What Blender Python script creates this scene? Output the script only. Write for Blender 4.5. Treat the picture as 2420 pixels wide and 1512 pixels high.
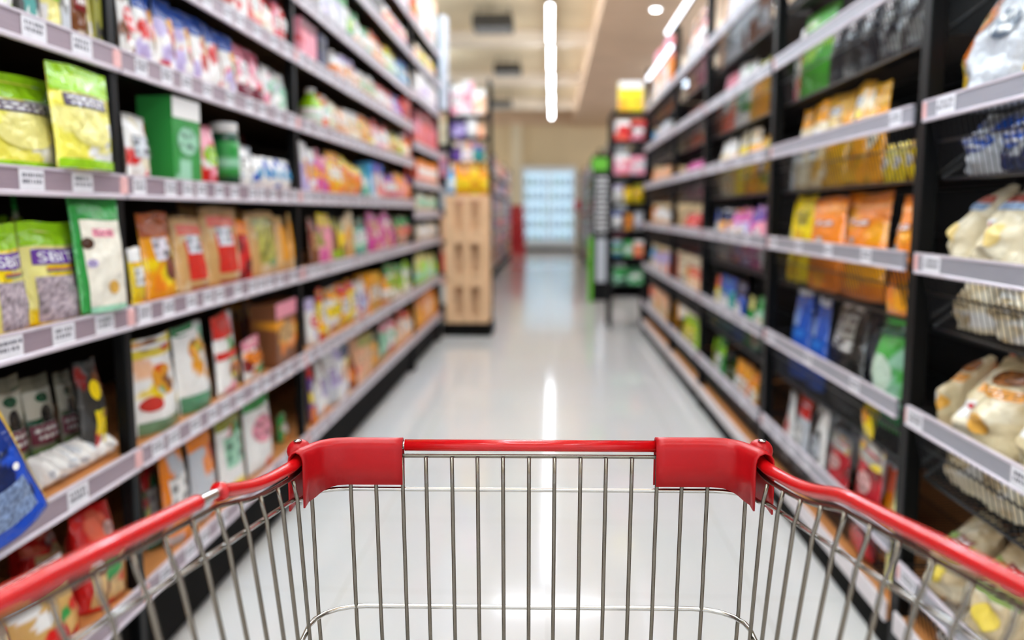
import bpy, math, random
import numpy as np
from mathutils import Vector, Matrix

for o in list(bpy.data.objects):
    bpy.data.objects.remove(o)
S = bpy.context.scene
COL = S.collection
PI = math.pi

# ------------------------------------------------------------------ camera, world, exposure
F = 2050.0            # focal length in pixels of the 2420 px wide frame
HC = 1.10             # eye height
TH = math.atan(256 / F)
PS = math.atan(90 / F * math.cos(TH))
cd = bpy.data.cameras.new('camera')
cam = bpy.data.objects.new('camera', cd)
COL.objects.link(cam)
cam.location = (0, 0, HC)
cam.rotation_euler = (PI / 2 - TH, 0, PS)
cd.sensor_width = 36.0
cd.lens = 36.0 * F / 2420.0
cd.clip_start = 0.02
cd.clip_end = 200
cd.dof.use_dof = True
cd.dof.focus_distance = 0.93
cd.dof.aperture_fstop = 2.55
S.camera = cam

W = bpy.data.worlds.new('store_ambience')
S.world = W
W.use_nodes = True
W.node_tree.nodes['Background'].inputs[0].default_value = (0.90, 0.97, 1.06, 1)
W.node_tree.nodes['Background'].inputs[1].default_value = 0.8

vs = S.view_settings
vs.view_transform = 'Standard'
vs.look = 'None'
vs.gamma = 1.0
vs.use_curve_mapping = False
vs.exposure = 1.05
LAMP = 11.0           # emission of the ceiling tubes

# camera rays: pixel -> point on a plane of the place
fwd = np.array([-math.sin(PS) * math.cos(TH), math.cos(PS) * math.cos(TH), -math.sin(TH)])
rgt = np.array([math.cos(PS), math.sin(PS), 0.0])
upv = np.cross(rgt, fwd)


def ray(x, y):
    return fwd + rgt * ((x - 1210) / F) + upv * ((756 - y) / F)


def onx(x, y, X):
    d = ray(x, y)
    t = X / d[0]
    return np.array([0, 0, HC]) + t * d


def ony(x, y, Y):
    d = ray(x, y)
    t = Y / d[1]
    return np.array([0, 0, HC]) + t * d


# ------------------------------------------------------------------ colours
PAL = {'lime': '9ed41c', 'yellow': 'f4d416', 'pale yellow': 'efe58c', 'cream': 'ecdfc2', 'beige': 'd9c29a', 'white': 'f1eeea',
       'red': 'd31f1b', 'dark red': '7d1717', 'maroon': '72283a', 'orange': 'f08416', 'amber': 'f0a012', 'tan': 'd0a368', 'brown': '7b4826',
       'green': '2f9440', 'dark green': '1c4d31', 'teal': '2b938b', 'blue': '1e53b8', 'navy': '14224f', 'sky blue': '55addf',
       'purple': '6b3f9c', 'lilac': 'c0b0dc', 'pink': 'ec93a6', 'magenta': 'd2469a', 'grey': '8e8c89', 'silver': 'c2c5cb',
       'black': '131313', 'charcoal': '35322f', 'olive': '8f8d30', 'gold': 'd9a11b', 'peach': 'f3bd95', 'mint': '9fd3b4', 'coral': 'ef6f52'}


def lin(h):
    if not isinstance(h, str):
        return h
    h = PAL.get(h, h)
    v = [int(h[i:i + 2], 16) / 255 for i in (0, 2, 4)]
    return tuple(c / 12.92 if c <= 0.04045 else ((c + 0.055) / 1.055) ** 2.4 for c in v)


# ------------------------------------------------------------------ materials
MATS = {}


def mat(name, color='808080', rough=0.5, metal=0.0, spec=0.5, noise=0.06, scale=30.0, bump=0.0, bscale=None, emit=None, estr=0.0, stretch=(1, 1, 1), coat=0.0):
    m = bpy.data.materials.new(name)
    m.use_nodes = True
    nt = m.node_tree
    N, L = nt.nodes, nt.links
    b = N['Principled BSDF']
    c = lin(color)
    tc = N.new('ShaderNodeTexCoord')
    mp = N.new('ShaderNodeMapping')
    mp.inputs['Scale'].default_value = stretch
    L.new(tc.outputs['Object'], mp.inputs[0])
    nz = N.new('ShaderNodeTexNoise')
    nz.inputs['Scale'].default_value = scale
    nz.inputs['Detail'].default_value = 3
    L.new(mp.outputs[0], nz.inputs['Vector'])
    rp = N.new('ShaderNodeValToRGB')
    rp.color_ramp.elements[0].position = 0.3
    rp.color_ramp.elements[1].position = 0.7
    rp.color_ramp.elements[0].color = tuple(x * (1 - noise) for x in c) + (1,)
    rp.color_ramp.elements[1].color = tuple(min(1, x * (1 + noise)) for x in c) + (1,)
    L.new(nz.outputs['Fac'], rp.inputs[0])
    L.new(rp.outputs[0], b.inputs['Base Color'])
    b.inputs['Roughness'].default_value = rough
    b.inputs['Metallic'].default_value = metal
    b.inputs['Specular IOR Level'].default_value = spec
    b.inputs['Coat Weight'].default_value = coat
    if bump:
        n2 = N.new('ShaderNodeTexNoise')
        n2.inputs['Scale'].default_value = bscale or scale
        L.new(mp.outputs[0], n2.inputs['Vector'])
        bp = N.new('ShaderNodeBump')
        bp.inputs['Strength'].default_value = bump
        bp.inputs['Distance'].default_value = 0.01
        L.new(n2.outputs['Fac'], bp.inputs['Height'])
        L.new(bp.outputs[0], b.inputs['Normal'])
    if emit:
        b.inputs['Emission Color'].default_value = lin(emit) + (1,)
        b.inputs['Emission Strength'].default_value = estr
    MATS[name] = m
    return m


def print_mat(name, rough, bump, bscale, spec=0.5):
    """packaging film or board: the printed design is an attribute of the pack's mesh, crinkles come from noise"""
    m = bpy.data.materials.new(name)
    m.use_nodes = True
    N, L = m.node_tree.nodes, m.node_tree.links
    b = N['Principled BSDF']
    at = N.new('ShaderNodeAttribute')
    at.attribute_name = 'print'
    L.new(at.outputs['Color'], b.inputs['Base Color'])
    b.inputs['Roughness'].default_value = rough
    b.inputs['Specular IOR Level'].default_value = spec
    tc = N.new('ShaderNodeTexCoord')
    nz = N.new('ShaderNodeTexNoise')
    nz.inputs['Scale'].default_value = bscale
    nz.inputs['Detail'].default_value = 2
    L.new(tc.outputs['Object'], nz.inputs['Vector'])
    bp = N.new('ShaderNodeBump')
    bp.inputs['Strength'].default_value = bump
    bp.inputs['Distance'].default_value = 0.02
    L.new(nz.outputs['Fac'], bp.inputs['Height'])
    L.new(bp.outputs[0], b.inputs['Normal'])
    MATS[name] = m
    return m


FILM = print_mat('printed_film', 0.21, 0.6, 30.0, 0.5)
BOARD = print_mat('printed_board', 0.42, 0.05, 60.0, 0.4)
GLOSS = print_mat('printed_gloss', 0.18, 0.1, 40.0, 0.5)

mat('black_steel', '090909', 0.45, 0.0, 0.14, 0.15, 12, 0.05)
mat('black_wire', '17171a', 0.35, 0.3, 0.5, 0.1, 40)
mat('dark_panel', '060606', 0.6, 0.0, 0.15, 0.2, 8)
mat('shelf_wood', 'd08a4e', 0.45, 0, 0.4, 0.14, 6, 0.05, stretch=(10, 1, 10))
mat('rail_plum', '9a8791', 0.35, 0, 0.5, 0.08, 14, stretch=(1, 1, 30))
mat('rail_pale', 'd5c9d2', 0.3, 0, 0.5, 0.05, 14)
mat('rail_grey', '98969f', 0.33, 0, 0.5, 0.07, 14, stretch=(1, 1, 30))
mat('rail_white', 'ddd4d6', 0.35, 0, 0.5, 0.05, 12)
mat('clip_pink', 'e9b4b2', 0.4, 0, 0.4, 0.12, 90)
mat('plinth_black', '100d0a', 0.75, 0, 0.08, 0.15, 10)
mat('chrome', 'c9c6c0', 0.16, 1.0, 0.5, 0.06, 60)
mat('wire_steel', '857e73', 0.27, 1.0, 0.5, 0.08, 80)
mat('red_sleeve', 'c80b10', 0.25, 0, 0.5, 0.06, 25, 0.06, 60, coat=0.2)
mat('red_cover', 'b00610', 0.36, 0, 0.35, 0.05, 18, 0.04, 120)
mat('rubber', '1c1c1e', 0.6, 0, 0.3, 0.1, 30)
mat('ceiling_paint', 'decaa6', 0.85, 0, 0.2, 0.05, 1.3)
mat('beam_paint', 'e6d8c4', 0.8, 0, 0.2, 0.05, 2)
mat('duct_paint', 'dcbd9d', 0.7, 0, 0.3, 0.06, 2)
mat('wall_paint', 'e4cda4', 0.85, 0, 0.2, 0.04, 1.2)
mat('wall_trim', 'ead9b8', 0.8, 0, 0.2, 0.04, 2)
mat('tube', 'ffffff', 0.4, emit='f2f7ff', estr=LAMP, noise=0.0)
mat('tube_added', 'ffffff', 0.4, emit='daedff', estr=21.0, noise=0.0)  # stronger, cool emission for the tubes added out of view
mat('strip', 'ffffff', 0.4, emit='e6f0ff', estr=2.0, noise=0.0)
mat('lamp_body', 'd8d8d6', 0.4, 0, 0.5, 0.04, 10)
mat('vent_dark', '3a352c', 0.6, 0, 0.3, 0.15, 6)
mat('crate_wood', 'e6bb90', 0.6, 0, 0.3, 0.16, 5, 0.1, stretch=(8, 8, 1))
mat('fridge_white', 'd9dcdc', 0.35, 0, 0.5, 0.04, 6)
mat('fridge_light', 'ffffff', 0.4, emit='bfe6ff', estr=0.42, noise=0)
mat('basket_red', 'c4232a', 0.35, 0, 0.5, 0.08, 20)
mat('green_board', '5fae22', 0.45, 0, 0.4, 0.06, 10)
mat('tag_paper', 'e8e5ea', 0.5, 0, 0.3, 0.04, 60)
mat('tag_ink', '5b5763', 0.6, 0, 0.2, 0.1, 60)
mat('letter_white', 'f4f2f4', 0.4, 0, 0.4, 0.04, 60)
mat('letter_purple', '5b3a94', 0.4, 0, 0.4, 0.06, 60)
mat('silver_panel', 'b9bdc4', 0.35, 0.5, 0.5, 0.06, 8)

g = bpy.data.materials.new('cooler_glass')
g.use_nodes = True
gb = g.node_tree.nodes['Principled BSDF']
gb.inputs['Base Color'].default_value = (0.85, 0.96, 1, 1)
gb.inputs['Roughness'].default_value = 0.03
gb.inputs['Alpha'].default_value = 0.14
MATS['cooler_glass'] = g


def floor_mat():
    m = bpy.data.materials.new('polished_tile')
    m.use_nodes = True
    N, L = m.node_tree.nodes, m.node_tree.links
    b = N['Principled BSDF']
    tc = N.new('ShaderNodeTexCoord')
    br = N.new('ShaderNodeTexBrick')
    br.offset = 0.0
    br.inputs['Scale'].default_value = 1.0
    br.inputs['Brick Width'].default_value = 0.6
    br.inputs['Row Height'].default_value = 0.6
    br.inputs['Mortar Size'].default_value = 0.0022
    br.inputs['Mortar Smooth'].default_value = 0.3
    br.inputs['Color1'].default_value = lin('d6d3d1') + (1,)
    br.inputs['Color2'].default_value = lin('d4d1cf') + (1,)
    br.inputs['Mortar'].default_value = lin('bcb7b1') + (1,)
    L.new(tc.outputs['Object'], br.inputs['Vector'])
    nz = N.new('ShaderNodeTexNoise')
    nz.inputs['Scale'].default_value = 1.7
    L.new(tc.outputs['Object'], nz.inputs['Vector'])
    mx = N.new('ShaderNodeMixRGB')
    mx.blend_type = 'MULTIPLY'
    mx.inputs[0].default_value = 0.06
    L.new(br.outputs['Color'], mx.inputs[1])
    L.new(nz.outputs['Color'], mx.inputs[2])
    L.new(mx.outputs[0], b.inputs['Base Color'])
    b.inputs['Roughness'].default_value = 0.09
    b.inputs['Specular IOR Level'].default_value = 0.36
    n2 = N.new('ShaderNodeTexNoise')
    n2.inputs['Scale'].default_value = 2.5
    L.new(tc.outputs['Object'], n2.inputs['Vector'])
    bp = N.new('ShaderNodeBump')
    bp.inputs['Strength'].default_value = 0.02
    bp.inputs['Distance'].default_value = 0.02
    L.new(n2.outputs['Fac'], bp.inputs['Height'])
    L.new(bp.outputs[0], b.inputs['Normal'])
    MATS['polished_tile'] = m


floor_mat()


# ------------------------------------------------------------------ mesh helpers
class MB:
    """collects shapes; build() links them as ONE mesh object"""

    def __init__(s):
        s.v, s.f, s.mi, s.mats = [], [], [], []

    def slot(s, m):
        if m not in s.mats:
            s.mats.append(m)
        return s.mats.index(m)

    def add(s, vs, fs, m):
        k = len(s.v)
        i = s.slot(m)
        s.v += [tuple(p) for p in vs]
        s.f += [tuple(a + k for a in f) for f in fs]
        s.mi += [i] * len(fs)

    def box(s, a, b, m, bev=0.0):
        x0, y0, z0 = (min(a[i], b[i]) for i in range(3))
        x1, y1, z1 = (max(a[i], b[i]) for i in range(3))
        if bev <= 0:
            vs = [(x, y, z) for z in (z0, z1) for y in (y0, y1) for x in (x0, x1)]
            s.add(vs, [(0, 2, 3, 1), (4, 5, 7, 6), (0, 1, 5, 4), (2, 6, 7, 3), (0, 4, 6, 2), (1, 3, 7, 5)], m)
            return
        e = min(bev, (x1 - x0) * .45, (y1 - y0) * .45, (z1 - z0) * .45)
        ring = lambda d, z: [(x0 + d, y0 + e, z), (x0 + e, y0 + d, z), (x1 - e, y0 + d, z), (x1 - d, y0 + e, z), (x1 - d, y1 - e, z), (x1 - e, y1 - d, z), (x0 + e, y1 - d, z), (x0 + d, y1 - e, z)]
        vs = ring(e, z0) + ring(0, z0 + e) + ring(0, z1 - e) + ring(e, z1)
        fs = [tuple(range(7, -1, -1)), tuple(range(24, 32))]
        for r in range(3):
            fs += [(r * 8 + i, r * 8 + (i + 1) % 8, r * 8 + 8 + (i + 1) % 8, r * 8 + 8 + i) for i in range(8)]
        s.add(vs, fs, m)

    def tube(s, pts, r, m, n=8, cap=True):
        pts = [Vector(p) for p in pts]
        rs = r if isinstance(r, (list, tuple)) else [r] * len(pts)
        vs, fs = [], []
        prev = None
        for i, p in enumerate(pts):
            t = (pts[min(i + 1, len(pts) - 1)] - pts[max(i - 1, 0)]).normalized()
            if prev is None:
                a = Vector((0, 0, 1)) if abs(t.z) < .9 else Vector((1, 0, 0))
                prev = t.cross(a).normalized()
            n1 = (prev - t * prev.dot(t)).normalized()
            prev = n1
            n2 = t.cross(n1)
            vs += [p + (n1 * math.cos(2 * PI * k / n) + n2 * math.sin(2 * PI * k / n)) * rs[i] for k in range(n)]
        for i in range(len(pts) - 1):
            fs += [(i * n + k, i * n + (k + 1) % n, (i + 1) * n + (k + 1) % n, (i + 1) * n + k) for k in range(n)]
        if cap:
            fs += [tuple(range(n - 1, -1, -1)), tuple(range((len(pts) - 1) * n, len(pts) * n))]
        s.add(vs, fs, m)

    def lathe(s, prof, m, c=(0, 0, 0), n=20):
        vs, fs = [], []
        for r, z in prof:
            vs += [(c[0] + r * math.cos(2 * PI * k / n), c[1] + r * math.sin(2 * PI * k / n), c[2] + z) for k in range(n)]
        for i in range(len(prof) - 1):
            fs += [(i * n + k, i * n + (k + 1) % n, (i + 1) * n + (k + 1) % n, (i + 1) * n + k) for k in range(n)]
        fs += [tuple(range(n - 1, -1, -1)), tuple(range((len(prof) - 1) * n, len(prof) * n))]
        s.add(vs, fs, m)

    def build(s, name, parent=None, smooth=False, loc=(0, 0, 0), rotz=0.0):
        me = bpy.data.meshes.new(name)
        me.from_pydata(s.v, [], s.f)
        for m in s.mats:
            me.materials.append(MATS[m])
        me.polygons.foreach_set('material_index', s.mi)
        if smooth:
            me.polygons.foreach_set('use_smooth', [True] * len(s.f))
        me.update()
        o = bpy.data.objects.new(name, me)
        COL.objects.link(o)
        o.location = loc
        o.rotation_euler = (0, 0, rotz)
        if parent:
            o.parent = parent
        return o


def tag(o, label=None, cat=None, group=None, kind=None):
    if label:
        o['label'] = label
    if cat:
        o['category'] = cat
    if group:
        o['group'] = group
    if kind:
        o['kind'] = kind
    return o


def empty(name, loc=(0, 0, 0), rotz=0.0):
    o = bpy.data.objects.new(name, None)
    o.empty_display_size = 0.1
    COL.objects.link(o)
    o.location = loc
    o.rotation_euler = (0, 0, rotz)
    return o


def struct(name, a, b, m):
    q = MB()
    q.box(a, b, m)
    return tag(q.build(name), kind='structure')


ORD = ['first', 'second', 'third', 'fourth', 'fifth', 'sixth', 'seventh', 'eighth', 'ninth', 'tenth', 'eleventh', 'twelfth', 'thirteenth', 'fourteenth', 'fifteenth',
       'sixteenth', 'seventeenth', 'eighteenth', 'nineteenth', 'twentieth', 'twenty-first', 'twenty-second', 'twenty-third', 'twenty-fourth', 'twenty-fifth', 'twenty-sixth', 'twenty-seventh',
       'twenty-eighth', 'twenty-ninth', 'thirtieth', 'thirty-first', 'thirty-second', 'thirty-third', 'thirty-fourth', 'thirty-fifth', 'thirty-sixth']

# ------------------------------------------------------------------ the setting
CEIL = 3.95
struct('floor', (-9, -6, -0.1), (9, 27, 0), 'polished_tile')
struct('ceiling', (-9, -6, CEIL), (9, 27, CEIL + .1), 'ceiling_paint')
struct('wall_back', (-9, 25.9, 0), (9, 26.1, CEIL), 'wall_paint')
struct('trim_1', (-1.16, 25.7, 0), (-0.82, 25.9, CEIL), 'wall_trim')
struct('trim_2', (-9, 14.2, 3.74), (0.62, 14.5, CEIL), 'beam_paint')
struct('trim_3', (-9, 18.4, 3.74), (0.62, 18.8, CEIL), 'beam_paint')
struct('trim_4', (-9, 22.6, 3.7), (0.62, 22.9, CEIL), 'beam_paint')
struct('trim_5', (-9, 10.5, 3.74), (0.62, 10.8, CEIL), 'beam_paint')
struct('trim_6', (0.62, -6, 3.55), (9, 25.9, CEIL), 'duct_paint')      # lowered soffit over the wire-basket side
struct('trim_7', (-9, 25.55, 3.62), (9, 25.9, CEIL), 'duct_paint')


def vent(px, py, Y, w, h, d, label):
    c = ony(px, py, Y)
    t = empty('ceiling_cassette', (c[0], Y, CEIL))
    q = MB()
    q.box((-w / 2, -d / 2, c[2] - CEIL - h / 2), (w / 2, d / 2, c[2] - CEIL + h / 2), 'vent_dark', .02)
    q.build('housing', t)
    q = MB()
    for k in range(4):
        q.box((-w * .42, -d * .35 + k * d * .2, c[2] - CEIL - h / 2 - .006), (w * .42, -d * .35 + k * d * .2 + .02, c[2] - CEIL - h / 2), 'lamp_body')
    q.build('grille', t)
    q = MB()
    for s in (-1, 1):
        q.tube([(s * w * .4, 0, c[2] - CEIL + h / 2), (s * w * .4, 0, 0)], .008, 'vent_dark', 6)
    q.build('hanger', t)
    tag(t, label, 'air vent', 'ceiling cassettes')


vent(1166, 57, 12.6, .56, .17, .6, 'dark rectangular ceiling cassette closest to the cart, hung before the first pale beam')
vent(1200, 165, 16.6, .5, .16, .6, 'dark rectangular ceiling cassette hung between the pale beams, middle of the three')
vent(1185, 246, 21.2, .5, .12, .6, 'dark rectangular ceiling cassette deepest in the shop, close to the end wall')


# ceiling tubes: lamp = body (> two end caps) and glowing tube; its light is the tube itself
def tube_lamp(x, y, z, length, along, label, group='ceiling tube lamps', r=0.028, emit='tube', hang=True):
    t = empty('tube_lamp', (x, y, z), 0 if along else PI / 2)
    q = MB()
    q.tube([(0, -length / 2, 0), (0, length / 2, 0)], r, emit, 10)
    q.build('glowing_tube', t, True)
    q = MB()
    q.box((-.03, -length / 2, r), (.03, length / 2, r + .05), 'lamp_body', .008)
    b = q.build('batten', t)
    for s in (-1, 1):
        q = MB()
        q.box((-.032, s * length / 2 - .015, -r - .004), (.032, s * length / 2 + .015, r + .05), 'vent_dark', .006)
        q.build('end_cap', b)
    if hang:
        q = MB()
        for s in (-1, 1):
            q.tube([(0, s * length * .35, r + .05), (0, s * length * .35, CEIL - z)], .004, 'lamp_body', 5)
        q.build('suspension', t)
    tag(t, label, 'ceiling lamp', group)


ys = [11.55, 14.1, 16.6, 19.1, 21.6]
for i, y in enumerate(ys):
    tube_lamp(-.06 + .004 * y, y, 3.5, 2.35, True, 'long glowing ceiling tube running down the aisle, %s from the cart end' % ORD[i])
for i, y in enumerate((9.7, 7.3, 5.3, 3.3, 1.3, -.7)):
    tube_lamp(0, y, 3.5, 1.3 if i == 0 else 1.6, False, 'glowing tube hung crosswise high over the aisle, %s' % ['mirrored as a white bar in the floor', 'added unseen above the last rack bays', 'added unseen above the third rack bays', 'added unseen over the second rack bays', 'added unseen above the trolley', 'added unseen behind the trolley'][i], 'crosswise ceiling tube lamps', .028 if i == 0 else .05, 'tube' if i == 0 else 'tube_added')  # all but the first are added out of view to light the near aisle
for i, y in enumerate((.6, 3.5, 6.4)):
    tube_lamp(-.92, y, 3.62, 2.4, True, 'added unseen fill tube over the flat-shelf side of the aisle, %s from the shop front' % ORD[i], 'added fill tubes along the flat-shelf side', .04, 'tube_added')  # unseen row added to brighten the wire-basket side
for i, y in enumerate((-1.5, 1.5, 4.5, 7.5, 11.5, 15.5, 19.5)):
    for s in (-1, 1):
        tube_lamp(s * 2.5, y, 3.45 if s > 0 else 3.65, 2.4, True, 'added unseen fill tube beyond the %s rack row, %s from the shop front' % ('wire-basket' if s > 0 else 'flat-shelf', ORD[i]), 'added fill tubes beyond the rack rows', .04, 'tube_added')  # rows hidden behind the racks, added for extra light


t = empty('downlight', (1.27, 11.0, 3.55))
q = MB()
q.lathe([(.075, 0), (.075, -.012), (.06, -.016)], 'lamp_body', n=18)
q.build('rim', t)
q = MB()
q.lathe([(.05, -.0165), (.05, -.019), (.03, -.02)], 'tube', n=18)
q.build('glowing_lens', t)
tag(t, 'small round glowing downlight set in the lowered soffit above the wire baskets', 'ceiling lamp')


# ------------------------------------------------------------------ packs (bags, boxes, bottles)
def paint_patch(n, u, v, color, pat, rng):
    c = np.tile(np.array(lin(color)), (n, 1))
    if pat == 'text':
        rows = (np.floor(v * 5) % 2 == 1) & (u > .1) & (u < .9)
        k = np.sin(u * 43 + np.floor(v * 5) * 7) > -.3
        lum = c[0].mean()
        c[rows & k] = np.array(lin('white')) if lum < .25 else c[0] * .22
    elif pat == 'kib':
        w = rng.random(n)[:, None]
        c = c * (.35 + .9 * w)
    elif pat == 'blob':
        for _ in range(7):
            cu, cv, r = rng.random(), rng.random(), .08 + .14 * rng.random()
            m = (u - cu) ** 2 + (v - cv) ** 2 < r * r
            c[m] = np.array(lin(['white', 'red', 'amber', 'brown', 'green', 'yellow'][rng.integers(6)]))
    elif isinstance(pat, str) and pat.startswith('fade:'):
        c2 = np.array(lin(pat[5:]))
        c = c * (1 - v[:, None]) + c2 * v[:, None]
    return c


def design(s):
    """'p base top label accents' -> dict; p pouch, l pillow bag, k sack, b box, t bottle, j jar"""
    if s in DES:
        return DES[s]
    a = s.split()
    kind, base = a[0], a[1].replace('_', ' ')
    top, lab, acc = ([x.replace('_', ' ') for x in a[2:5]] + ['-', '-', '-'])[:3]
    parts = []
    if top != '-':
        parts.append(('top_band', 'r', .5, .88, .5, .12, top, None))
    if lab != '-':
        parts.append(('label_panel', 'e' if len(s) % 2 else 'r', .5, .5, .36, .17, lab, 'text'))
    return dict(kind=kind, base=base, top=top, lab=lab, acc=[] if acc == '-' else acc.split(','), parts=parts)


def DD(kind, base, top, lab, acc, *parts):
    return dict(kind=kind, base=base, top=top, lab=lab, acc=acc, parts=list(parts))


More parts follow.
